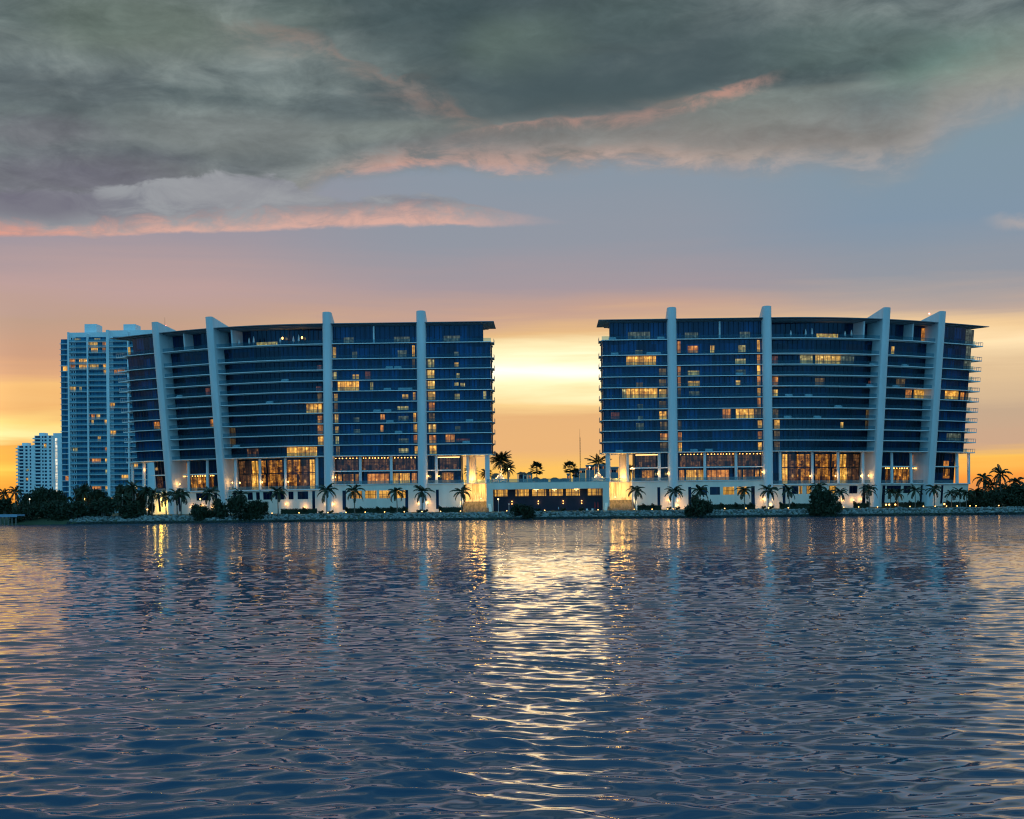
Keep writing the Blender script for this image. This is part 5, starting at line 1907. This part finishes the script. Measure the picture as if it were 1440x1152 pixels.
# column, half width, top row, distance, label (all dark shrubs and trees on the shore)
BUSHES = [
    (38, 20, 714, 411, 'low mangrove bush next to the blue pier, left edge of the shore', 'mangrove bushes on the left shore'),
    (68, 26, 707, 412, 'broad mangrove bush second from the blue pier', 'mangrove bushes on the left shore'),
    (104, 28, 704, 412, 'broad mangrove bush in front of the tall pale tower\'s foot', 'mangrove bushes on the left shore'),
    (146, 26, 703, 413, 'mangrove bush right below the lit windows of the tall pale tower', 'mangrove bushes on the left shore'),
    (190, 22, 706, 414, 'rightmost low mangrove bush, beside the slim pale trunk', 'mangrove bushes on the left shore'),
    (117, 17, 688, 436, 'taller dark tree before the left half of the tall pale tower', 'dark trees on the left shore'),
    (141, 17, 691, 440, 'dark tree before the middle pier of the tall pale tower', 'dark trees on the left shore'),
    (181, 20, 682, 436, 'round dark tree before the right half of the tall pale tower', 'dark trees on the left shore'),
    (200, 9, 690, 438, 'dark tree between the tall pale tower and the lit garden wall', 'dark trees on the left shore'),
    (36, 18, 697, 560, 'far dark tree under the lowest pale block', 'far trees on the left'),
    (60, 20, 691, 560, 'far dark tree under the white block with the lit stair', 'far trees on the left'),
    (82, 14, 692, 560, 'far dark tree at the left foot of the tall pale tower', 'far trees on the left'),
    (6, 18, 700, 560, 'far dark tree at the left picture edge behind the pier', 'far trees on the left'),
    (280, 16, 712, 411, 'left bush of the dark sea-grape thicket', 'sea-grape thicket under the left building'),
    (304, 18, 704, 411, 'second bush of the dark sea-grape thicket', 'sea-grape thicket under the left building'),
    (334, 20, 702, 410, 'tall middle bush of the dark sea-grape thicket', 'sea-grape thicket under the left building'),
    (356, 15, 706, 410, 'right bush of the dark sea-grape thicket', 'sea-grape thicket under the left building'),
    (371, 11, 705, 414, 'thin bush at the right end of the sea-grape thicket', 'sea-grape thicket under the left building'),
    (735, 16, 711, 408.5, 'lone dark bush on the rocks in front of the low building', 'bushes on the rocks'),
    (976, 18, 699, 409, 'tall dark bush hiding lower windows of the right building', 'bushes on the rocks'),
    (991, 11, 706, 410, 'smaller dark bush right against the tall bush, right building', 'bushes on the rocks'),
    (1158, 22, 691, 409, 'largest dark bush, in the middle of the right building', 'bushes on the rocks'),
    (1146, 15, 708, 408.5, 'low left part of the shrubs around the largest dark bush', 'bushes on the rocks'),
    (1176, 10, 708, 408.5, 'low right shrub beside the largest dark bush', 'bushes on the rocks'),
    (1378, 20, 692, 442, 'dark tree at the end corner of the right building', 'dark trees at the right end'),
    (1400, 20, 694, 432, 'dark tree under the tallest palm, right end', 'dark trees at the right end'),
    (1421, 22, 684, 444, 'dark tree behind the small dock, right end', 'dark trees at the right end'),
    (1444, 24, 680, 444, 'dark tree cut by the right picture edge', 'dark trees at the right end'),
    (1428, 18, 697, 430, 'low dark tree just behind the dock posts', 'dark trees at the right end'),
    (1366, 12, 697, 434, 'small dark tree left of the end palms', 'dark trees at the right end'),
    (213, 5, 709, 432, 'slim shrub before the left part of the lit garden wall', 'shrubs by the lit garden wall'),
]
for i, (px, hw, py, Yp, lab, grp) in enumerate(BUSHES):
    z0 = gz(Yp) - 0.2
    if Yp < SHORE + 6:
        z0 = 0.15
    sc = hw * Yp / FPX
    hz = zat(px, py, Yp) - z0
    plant('mangrove_bush' if 'mangrove' in lab else ('dark_tree' if 'tree' in lab.split(',')[0] else 'shore_bush'), (('crown', BUSH[i % 5]), ('trunk', STEM[i % 3])), (at(px, Yp, 715), Yp, z0), lab,
          'tree' if 'tree' in lab.split(',')[0] else 'bush', grp, (sc * 1.18, min(sc, 3.5), hz * 1.06), rnd.choice((0, 3.1416)) + rnd.uniform(-0.4, 0.4))
# the slim pale trunk on the left shore
mb = MB()
top = trunk(mb, 6.2, 0.20, 0.14, 0.1, 77)
e = plant('coconut_palm', (('trunk', mb.mesh('trunk', M['pale_trunk'], True)), ('crown', COCO[3][1])), (at(172, 421, 715), 421, 1.6), 'palm with a slim pale trunk at the right end of the mangroves', 'palm', G_PALM, (1.0, 1.0, 1.12), 0.7)

# hedges and clipped shrubs at the foot of the white wall
def hedge(px0, px1, Yp, lab, h=1.7):
    x0, x1 = at(px0, Yp, 712), at(px1, Yp, 712)
    w = x1 - x0
    r = random.Random(int(px0))
    c = MB()
    n = int(240 * w)
    for k in range(n):
        p = Vector((r.uniform(-w / 2, w / 2), r.uniform(-0.5, 0.5), r.random() ** 0.6 * h * (0.93 + 0.1 * math.sin(r.random() * 6))))
        u = Vector((r.gauss(0, 1), r.gauss(0, 1), r.gauss(0, 1))).normalized()
        v = u.cross(Vector((r.gauss(0, 1), r.gauss(0, 1), r.gauss(0, 1)))).normalized()
        ls = r.uniform(0.09, 0.2)
        c.face([p - u * ls, p + v * ls * 0.5, p + u * ls, p - v * ls * 0.5])
    c.box(-w / 2 + 0.1, w / 2 - 0.1, -0.36, 0.36, 0, h * 0.86)
    o = link('hedge', c.mesh('hedge', M['hedge_leaf'], False, False), None, ((x0 + x1) / 2, Yp, gz(Yp)))
    tag(o, lab, 'hedge', 'hedges at the foot of the white walls')


for a, b, lab in ((395, 446, 'hedge below the dark lower windows of the left building'), (486, 574, 'long hedge below the four yellow windows of the left building'),
                  (617, 651, 'hedge between the innermost fin and the stone slide, left building'), (896, 930, 'hedge between the stone slide and the innermost fin, right building'),
                  (994, 1062, 'long hedge below the lower windows between the inner fins, right building'), (1096, 1138, 'hedge right of the second fin, right building'),
                  (1200, 1222, 'short hedge before the wall lamps left of the third fin, right building'), (1240, 1300, 'hedge between the third and fourth fins, right building'), (1326, 1362, 'hedge below the white end wall, right building')):
    hedge(a, b, 437, lab)
BALL = crown_mesh(440, 0.8, 0.8, 1.25, 700, 0.13, 'hedge_leaf', 5, 0.0)
for px, lab in ((487.5, 'first'), (508.5, 'second'), (531.5, 'third'), (551, 'fourth'), (569, 'last')):
    o = link('clipped_shrub', BALL, None, (at(px, 435.6, 708), 435.6, gz(436) + 1.0))
    tag(o, '%s round shrub from the left along the hedge below the yellow windows, left building' % lab, 'shrub', 'clipped round shrubs along the hedges')
for px, lab in ((428, 'round shrub under the wall lamp pair of the left building\'s hedge'), (619, 'round shrub just right of the innermost fin, left building'), (906, 'round shrub nearest the right stone slide'), (919, 'round shrub at the dark slot left of the right building\'s innermost fin'),
                (1015.5, 'round shrub under the first yellow lower window, right building'), (1036, 'round shrub between the two yellow lower windows, right building'), (1057, 'round shrub under the dark slot left of the second fin, right building'),
                (1099, 'round shrub just right of the second fin, right building'), (1116.5, 'round shrub left of the largest dark bush'), (1203, 'low round shrub between the wall lamps, right building'), (1262, 'left round shrub between the third and fourth fins'),
                (1281, 'middle round shrub between the third and fourth fins'), (1293, 'right round shrub between the third and fourth fins'), (1334, 'round shrub right of the fourth fin'), (1222, 'round shrub at the palm before the third fin, right building')):
    o = link('clipped_shrub', BALL, None, (at(px, 435.6, 708), 435.6, gz(436) + 1.0))
    tag(o, lab, 'shrub', 'clipped round shrubs along the hedges')
# low plants at the lit feet of the inner fins
LOWB = crown_mesh(441, 1.0, 0.9, 1.2, 420, 0.17, 'palm_leaf', 5, 0.0)
for px, lab in ((452, 'spiky plant left of the second fin\'s foot, left building'), (466, 'spiky plant right of the second fin\'s foot, left building'), (590, 'spiky plant left of the innermost fin\'s foot, left building'), (599, 'spiky plant right of the innermost fin\'s foot, left building'),
                (942, 'spiky plant left of the innermost fin\'s foot, right building'), (954, 'spiky plant right of the innermost fin\'s foot, right building'), (1075, 'spiky plant left of the second fin\'s foot, right building'), (1086, 'spiky plant right of the second fin\'s foot, right building'),
                (722, 'little shrub under the leftmost wall lamp of the dark opening'), (757.5, 'little shrub under the second wall lamp of the dark opening'), (793, 'little shrub under the third wall lamp of the dark opening'), (818.5, 'little shrub under the rightmost wall lamp of the dark opening')):
    o = link('low_plant', LOWB, None, (at(px, 441, 714), 441, gz(441)))
    tag(o, lab, 'plant', 'low plants lit by the wall lamps')
# far-off woods closing the horizon on both sides
mb = MB()
r = random.Random(9)
for k in range(26000):
    s = -1 if k % 2 else 1
    xx = s * r.uniform(150, 900)
    yy = r.uniform(720, 1000)
    hh = 7.5 + 3.0 * mnoise.noise(Vector((xx * 0.03, yy * 0.02, 0))) + 1.5 * mnoise.noise(Vector((xx * 0.13, yy * 0.05, 3)))
    p = Vector((xx, yy, 2.2 + hh * r.random() ** 0.7))
    u = Vector((r.gauss(0, 1), r.gauss(0, 1), r.gauss(0, 1))).normalized()
    v = u.cross(Vector((r.gauss(0, 1), r.gauss(0, 1), r.gauss(0, 1)))).normalized()
    ls = r.uniform(0.8, 1.9)
    mb.face([p - u * ls, p + v * ls * 0.6, p + u * ls, p - v * ls * 0.6])
o = mb.build('distant_woods', M['bush_leaf'], recalc=False)
tag(o, 'dark far-off woods along the horizon beyond the buildings', kind='stuff')
# ---------------------------------------------------------------- lamps of the walk and plaza
def lampmeshes():
    mb = MB()
    mb.tube([(0, 0, -0.1), (0, 0, 0.62)], [0.05, 0.045], 8)
    mb.tube([(0, 0, 0.86), (0, 0, 0.90)], [0.13, 0.09], 8)
    post = mb.mesh('post', M['dark_metal'])
    mb = MB()
    mb.ball((0, 0, 0.74), 0.15, 8, 6, 1.1)
    return post, mb.mesh('lamp_bulb', M['lamp_warm'])


BP, BBULB = lampmeshes()
G_L = 'small glowing path lights along the walk'
for px, lab in ((382.5, 'path light just right of the sea-grape thicket'), (420.5, 'path light before the hedge of the dark lower windows, left building'), (461, 'path light at the foot of the second fin, left building'),
                (486.5, 'path light at the left end of the long left hedge'), (513.5, 'second path light from the left along the long left hedge'), (540.8, 'third path light from the left along the long left hedge'),
                (568.5, 'path light at the right end of the long left hedge'), (593.5, 'path light at the foot of the innermost fin, left building'), (619.5, 'path light just right of the innermost fin, left building'),
                (647.5, 'path light left of the left stone slide'), (712.5, 'path light left of the lone bush on the rocks'), (766, 'path light right of the lone bush on the rocks'),
                (841, 'path light beside the two red closed umbrellas'), (892, 'path light right of the right stone slide'), (917, 'path light before the hedge left of the innermost fin, right building'),
                (946.5, 'path light at the foot of the innermost fin, right building'), (939, 'path light just left of the innermost fin\'s foot, right building'), (1019, 'path light before the first yellow lower window, right building'),
                (1049, 'path light before the palm left of the second fin, right building'), (1080.5, 'path light at the foot of the second fin, right building'), (1108.5, 'path light at the palm right of the second fin, right building'),
                (1186.5, 'path light at the right edge of the largest dark bush'), (1207.5, 'path light before the short hedge with wall lamps, right building'), (1234, 'path light at the foot of the third fin, right building'),
                (1279.5, 'path light midway between the third and fourth fins'), (1298.5, 'path light left of the fourth fin, right building'), (1315, 'path light at the foot of the fourth fin'),
                (1331, 'path light right of the fourth fin, right building'), (1346, 'path light below the white end wall'), (1364, 'path light at the end corner of the right building'), (1372.5, 'path light among the end trees'), (1404.5, 'bright path light beside the dock posts, right end')):
    Yp = SHORE + 9.6
    e = empty('path_light', (at(px, Yp, 713), Yp, gz(Yp) + 0.02), lab, 'path light', G_L)
    child('post', BP, e)
    child('lamp_bulb', BBULB, e)
    glow((e.location.x, e.location.y - 0.25, e.location.z + 0.85), 26, (1, 0.5, 0.13), 0.35, e)
# ground lamps between plants, right building
for px, lab in ((1246, 'left of the three bright ground lamps right of the third fin'), (1250.5, 'middle one of the three bright ground lamps right of the third fin'), (1259, 'right of the three bright ground lamps right of the third fin'), (1328, 'bright ground lamp in the shrubs right of the fourth fin')):
    Yp = 432.0
    e = empty('ground_lamp', (at(px, Yp, 712), Yp, gz(Yp)), lab, 'ground lamp', 'bright ground lamps in the planting')
    mb = MB()
    mb.tube([(0, 0, -.1), (0, 0, 0.9)], [0.05, 0.05], 6)
    child('post', mb.mesh('post', M['dark_metal']), e)
    mb = MB()
    mb.ball((0, 0, 1.1), 0.26, 8, 6)
    child('lamp_bulb', mb.mesh('lamp_bulb', M['lamp_warm']), e)
    glow((e.location.x, e.location.y - 0.5, e.location.z + 1.2), 60, (1, 0.45, 0.1), 0.4, e)


def lamp_post(px, Yp, z0, py_top, lab, heads=1, power=60, mat='lamp_pale'):
    x_ = at(px, Yp, 690)
    h = zat(px, py_top, Yp) - z0
    e = empty('lamp_post', (x_, Yp, z0), lab, 'lamp post', 'tall lamp posts')
    mb = MB()
    mb.tube([(0, 0, -0.1), (0, 0, 0.25), (0, 0, 0.3), (0, 0, h)], [0.14, 0.14, 0.07, 0.06], 8)
    if heads > 1:
        mb.tube([(-0.5, 0, h - 0.1), (0.5, 0, h - 0.1)], [0.04, 0.04], 6)
    child('post', mb.mesh('post', M['pale_metal']), e)
    for k in range(heads):
        mb = MB()
        xx = 0 if heads == 1 else -0.5 + k / (heads - 1)
        mb.ball((xx, 0, h + (0.35 if heads > 1 and k == 1 else 0.1)), 0.24, 8, 6, 0.8)
        child('lamp_head', mb.mesh('lamp_head', M[mat]), e)
    glow((x_, Yp - 0.5, z0 + h), power, (1, 0.6, 0.22), 0.4, e)


lamp_post(829.5, 452.5, 11.18, 657.5, 'single-headed lamp post on the plaza left of the brightly lit date palm')
lamp_post(716, 456, 11.18, 660, 'lamp post on the plaza right of the big date palm')
lamp_post(889.5, 446.5, 2.3, 659.5, 'three-headed lamp post at the right passage', 3, 90)
lamp_post(663.5, 466, 11.18, 660, 'taller lamp post inside the left passage')
lamp_post(656.5, 465, 11.18, 663.5, 'shorter lamp post inside the left passage beside its inner wall')
lamp_post(878.6, 466, 11.18, 659.5, 'lamp post standing inside the right passage between its columns')
lamp_post(700.5, 428, 2.1, 702.5, 'lamp post at the left end of the dark opening', 1, 50)
lamp_post(715.5, 428, 2.1, 709.5, 'short unlit-looking post right of the lamp post, dark opening', 1, 4, 'white_canvas')
lamp_post(281.5, 424, 2.0, 702.5, 'lamp post in the sea-grape thicket', 1, 60, 'lamp_warm')
lamp_post(432.5, 440, 11.2, 700.5, 'pole lamp above the left lower wall', 1, 5) if False else None
lamp_post(41.5, 540, 2.3, 702.5, 'distant street lamp under the far left trees', 1, 30, 'lamp_white')
lamp_post(26.5, 420, 1.8, 717.5, 'small bright lamp at the landward end of the blue pier', 1, 20, 'lamp_white')
lamp_post(70.5, 424, 1.9, 717.0, 'small bright lamp glimmering in the mangroves', 1, 12, 'lamp_white')
lamp_post(157, 430, 1.9, 701.5, 'bright lamp before the foot of the tall pale tower', 1, 60, 'lamp_warm')
lamp_post(119, 434, 1.9, 702.5, 'lamp glowing through the dark tree, left shore', 1, 50, 'lamp_warm')
lamp_post(190, 434, 1.9, 684.5, 'high pale lamp above the round dark tree, left shore', 1, 20, 'lamp_white')
lamp_post(207, 428, 1.9, 717.0, 'low lamp left of the glowing garden wall', 1, 40, 'lamp_warm')

# ---------------------------------------------------------------- closed parasols and other small things
def parasol_mesh(h):
    pole = MB()
    pole.tube([(0, 0, 0), (0, 0, h)], [0.035, 0.03], 6)
    pole.tube([(0, 0, 0), (0, 0, 0.08)], [0.28, 0.25], 10)
    can = MB()
    can.tube([(0, 0, h * 0.36), (0, 0, h * 0.42), (0, 0, h * 0.75), (0, 0, h * 0.98), (0, 0, h * 1.02)], [0.10, 0.22, 0.16, 0.06, 0.01], 10)
    return pole.mesh('pole', M['pale_metal']), can.mesh('canopy', M['white_canvas']), can.mesh('canopy', M['red_canvas'])


PP, PCW, PCR = parasol_mesh(2.5)
k = 0
NTH = ['first', 'second', 'third', 'fourth', 'fifth', 'sixth', 'seventh', 'eighth', 'ninth']
for B_, nm, lst in ((BR, 'right', (1113, 1134, 1143, 1189.5, 1198.5, 1212)), (BL, 'left', (337, 351, 357.5, 395, 413.5, 421))):
    for j, px in enumerate(lst):
        t = t_px(px, 56, 3.0, B_.sx)
        p = B_.P(t, 55.0, 3.0)
        e = empty('closed_parasol', (p[0], p[1], 55.02), '%s closed white parasol from the left on the %s building\'s roof terrace' % (NTH[j], nm), 'parasol', 'closed white parasols on the roof terraces')
        e.scale = (1.5, 1.5, 1.0 + 0.15 * (j % 3))
        child('pole', PP, e)
        child('canopy', PCW, e)
for px, lab in ((836.6, 'left one of the two closed red umbrellas by the dark opening'), (840.8, 'right one of the two closed red umbrellas by the dark opening')):
    e = empty('closed_parasol', (at(px, 430, 712), 430, gz(430)), lab, 'parasol', 'closed red umbrellas by the dark opening')
    e.scale = (1.2, 1.2, 1.15)
    child('pole', PP, e)
    child('canopy', PCR, e)


def chair(px, Yp, rz, lab):
    e = empty('garden_chair', (at(px, Yp, 716), Yp, gz(Yp)), lab, 'chair', 'white garden chairs by the dark opening')
    e.rotation_euler = (0, 0, rz)
    mb = MB()
    mb.box(-0.3, 0.3, -0.3, 0.3, 0.4, 0.46)
    child('seat', mb.mesh('seat', M['white_canvas']), e)
    mb = MB()
    mb.box(-0.3, 0.3, 0.26, 0.32, 0.46, 0.95)
    child('backrest', mb.mesh('backrest', M['white_canvas']), e)
    for a in (-0.27, 0.27):
        for b in (-0.27, 0.27):
            mb = MB()
            mb.tube([(a, b, 0), (a, b, 0.4)], [0.03, 0.03], 6)
            child('leg', mb.mesh('leg', M['pale_metal']), e)


chair(826, 427, 0.4, 'left white garden chair near the red umbrellas')
chair(832.5, 427.4, -0.5, 'right white garden chair near the red umbrellas')


def person(px, Yp, lab):
    """one continuous body grown over a skeleton; walking along the rocks' top"""
    e = empty('person', (at(px, Yp, 716), Yp, gz(Yp) + 0.02), lab, 'person')
    J = [(0, 0, 0.95), (0, 0, 1.15), (0, 0, 1.42), (0, 0, 1.52), (0, -0.01, 1.66), (0, -0.01, 1.76),
         (0.10, 0, 0.90), (0.12, -0.10, 0.50), (0.12, -0.02, 0.08), (0.12, -0.17, 0.04),
         (-0.10, 0, 0.90), (-0.12, 0.05, 0.50), (-0.12, 0.22, 0.12), (-0.12, 0.10, 0.04),
         (0.20, 0, 1.40), (0.26, 0.05, 1.12), (0.25, -0.08, 0.88), (0.25, -0.13, 0.78),
         (-0.20, 0, 1.40), (-0.26, -0.02, 1.12), (-0.24, -0.18, 0.92), (-0.24, -0.24, 0.84)]
    E = [(0, 1), (1, 2), (2, 3), (3, 4), (4, 5), (0, 6), (6, 7), (7, 8), (8, 9), (0, 10), (10, 11), (11, 12), (12, 13),
         (2, 14), (14, 15), (15, 16), (16, 17), (2, 18), (18, 19), (19, 20), (20, 21)]
    Rr = [.15, .14, .16, .055, .10, .07, .09, .065, .045, .04, .09, .065, .045, .04, .065, .045, .035, .03, .065, .045, .035, .03]
    hand = [(17, (0.03, -0.03, -0.06)), (17, (0.01, -0.045, -0.09)), (17, (-0.01, -0.04, -0.095)), (17, (-0.03, -0.03, -0.085)), (17, (-0.03, -0.05, -0.03)),
            (21, (0.03, -0.04, -0.05)), (21, (0.01, -0.05, -0.085)), (21, (-0.01, -0.05, -0.09)), (21, (-0.03, -0.04, -0.08)), (21, (0.04, -0.04, -0.02))]
    for b, d in hand:
        J.append(tuple(Vector(J[b]) + Vector(d)))
        Rr.append(0.009)
        E.append((b, len(J) - 1))
    J.append((0, -0.12, 1.66))     # nose
    Rr.append(0.018)
    E.append((4, len(J) - 1))
    me = bpy.data.meshes.new('body')
    me.from_pydata(J, E, [])
    o = child('body', me, e)
    o.modifiers.new('skin', 'SKIN')
    for i, v in enumerate(me.skin_vertices[0].data):
        v.radius = (Rr[i], Rr[i] * (0.7 if i in (0, 1, 2) else 1))
        v.use_root = i == 0
    s = o.modifiers.new('sub', 'SUBSURF')
    s.levels = s.render_levels = 2
    m, nt = new_mat('person_colours')
    z = nt.sep(nt.n('ShaderNodeTexCoord').outputs['Object'])[2]
    c = nt.mix(nt.m('GREATER_THAN', z, 0.98), (0.03, 0.035, 0.06), (0.42, 0.54, 0.66))
    c = nt.mix(nt.m('GREATER_THAN', z, 1.49), c, (0.40, 0.26, 0.19))
    principled(nt, Base_Color=c, Roughness=0.8)
    me.materials.append(m)
    mb = MB()
    mb.ball((0, 0.025, 1.72), 0.115, 10, 7, 0.95)
    child('hair', mb.mesh('hair', M['hair'], True), e)
    e.rotation_euler = (0, 0, 1.2)


person(785.5, SHORE + 12, 'person in a pale blue top and dark trousers walking along the shore')

# ---------------------------------------------------------------- docks
def dock(px0, px1, Yp, zt, depth, n, lab, mat, post_up, grp=None, px_posts=None):
    x0, x1 = at(px0, Yp, 722), at(px1, Yp, 722)
    e = empty('dock', ((x0 + x1) / 2, Yp, 0), lab, 'dock')
    mb = MB()
    mb.box(x0, x1, Yp, Yp + depth, zt - 0.5, zt)
    mb.box(x0, x1, Yp - 0.12, Yp - 0.01, zt - 0.75, zt - 0.1)
    mb.build('deck', M[mat], e)
    for i in range(n):
        xx = x0 + (x1 - x0) * (i + 0.5) / n
        mb = MB()
        mb.tube([(xx, Yp + 0.5, -2), (xx, Yp + 0.5, zt - 0.45)], [0.22, 0.2], 8)
        if post_up:
            mb.tube([(xx, Yp - 0.3, -2), (xx, Yp - 0.3, zt + post_up)], [0.2, 0.18], 8)
        mb.build('post', M['pale_trunk' if post_up else 'trunk'], e)
    return e


simple('pier_blue', (0.22, 0.34, 0.46), 0.7, 0.1, 0.5)
dock(-40, 24, 398, 3.0, 6, 12, 'low blue-grey pier on dark piles at the left picture edge', 'pier_blue', 0)
dock(1408, 1475, 424, 1.1, 4, 10, 'low dark dock with pale posts at the right picture edge', 'trunk', 1.1)


# ---------------------------------------------------------------- pale seats on the balconies
def sofa_mesh():
    mb = MB()
    mb.box(-1.1, 1.1, -0.4, 0.35, 0.12, 0.42)
    mb.box(-1.1, 1.1, 0.2, 0.42, 0.42, 0.8)
    mb.box(-1.15, -0.95, -0.4, 0.42, 0.1, 0.6)
    mb.box(0.95, 1.15, -0.4, 0.42, 0.1, 0.6)
    mb.box(-1.0, -0.9, -0.35, -0.25, 0, 0.14)
    mb.box(0.9, 1.0, -0.35, -0.25, 0, 0.14)
    return mb.mesh('balcony_sofa', M['white_canvas'])


SOFA = sofa_mesh()
ORD = ['lowest', 'second', 'third', 'fourth', 'fifth', 'sixth', 'seventh', 'eighth', 'ninth', 'tenth', 'eleventh']


def bay_of(B_, k, px):
    t = t_px(px, LV[k], 0.9, B_.sx)
    return min(range(5), key=lambda i: 0 if BAYS[i][0] <= t <= BAYS[i][1] else min(abs(t - BAYS[i][0]), abs(t - BAYS[i][1])))


for B_, side, lst in ((BR, 'right', ((9, 865), (9, 915), (9, 925), (10, 862), (10, 930), (7, 1040), (5, 1110), (5, 1138), (3, 1108), (3, 1150), (6, 1225), (0, 975), (0, 996), (0, 870), (4, 1180), (8, 1230), (6, 1262), (8, 1275))),
                      (BL, 'left', ((6, 545), (6, 565), (6, 575), (8, 560), (8, 548), (2, 560), (1, 655), (3, 660), (3, 548), (4, 545), (4, 530), (7, 400), (5, 378), (1, 330), (6, 250)))):
    for k, px in lst:
        t = t_px(px, LV[k], 0.9, B_.sx)
        b = bay_of(B_, k, px)
        off = 0.75 if b < 2 else 1.5
        p = B_.P(t, LV[k], off)
        q = B_.P(t + 0.5, LV[k], off)
        o = link('balcony_sofa', SOFA, None, (p[0], p[1], LV[k] + 0.01))
        o.rotation_euler = (0, 0, math.atan2((q[1] - p[1]) * B_.sx, (q[0] - p[0]) * B_.sx))
        if b < 2:
            o.scale = (1, 0.6, 1)
        bay = ['in the bay beside the gap', 'bay between its inner fins', 'in its curved bay', 'bay between its outer fins', 'in its end bay'][b]
        same = sorted(q_ for k_, q_ in lst if k_ == k and bay_of(B_, k_, q_) == b)
        extra = '' if len(same) == 1 else ', ' + (['left', 'right'] if len(same) == 2 else ['left', 'middle', 'right'])[same.index(px)] + ' one'
        tag(o, "pale seat on the %s building's %s balcony, %s%s" % (side, ORD[k], bay, extra), 'seat', 'pale seats on the balconies')
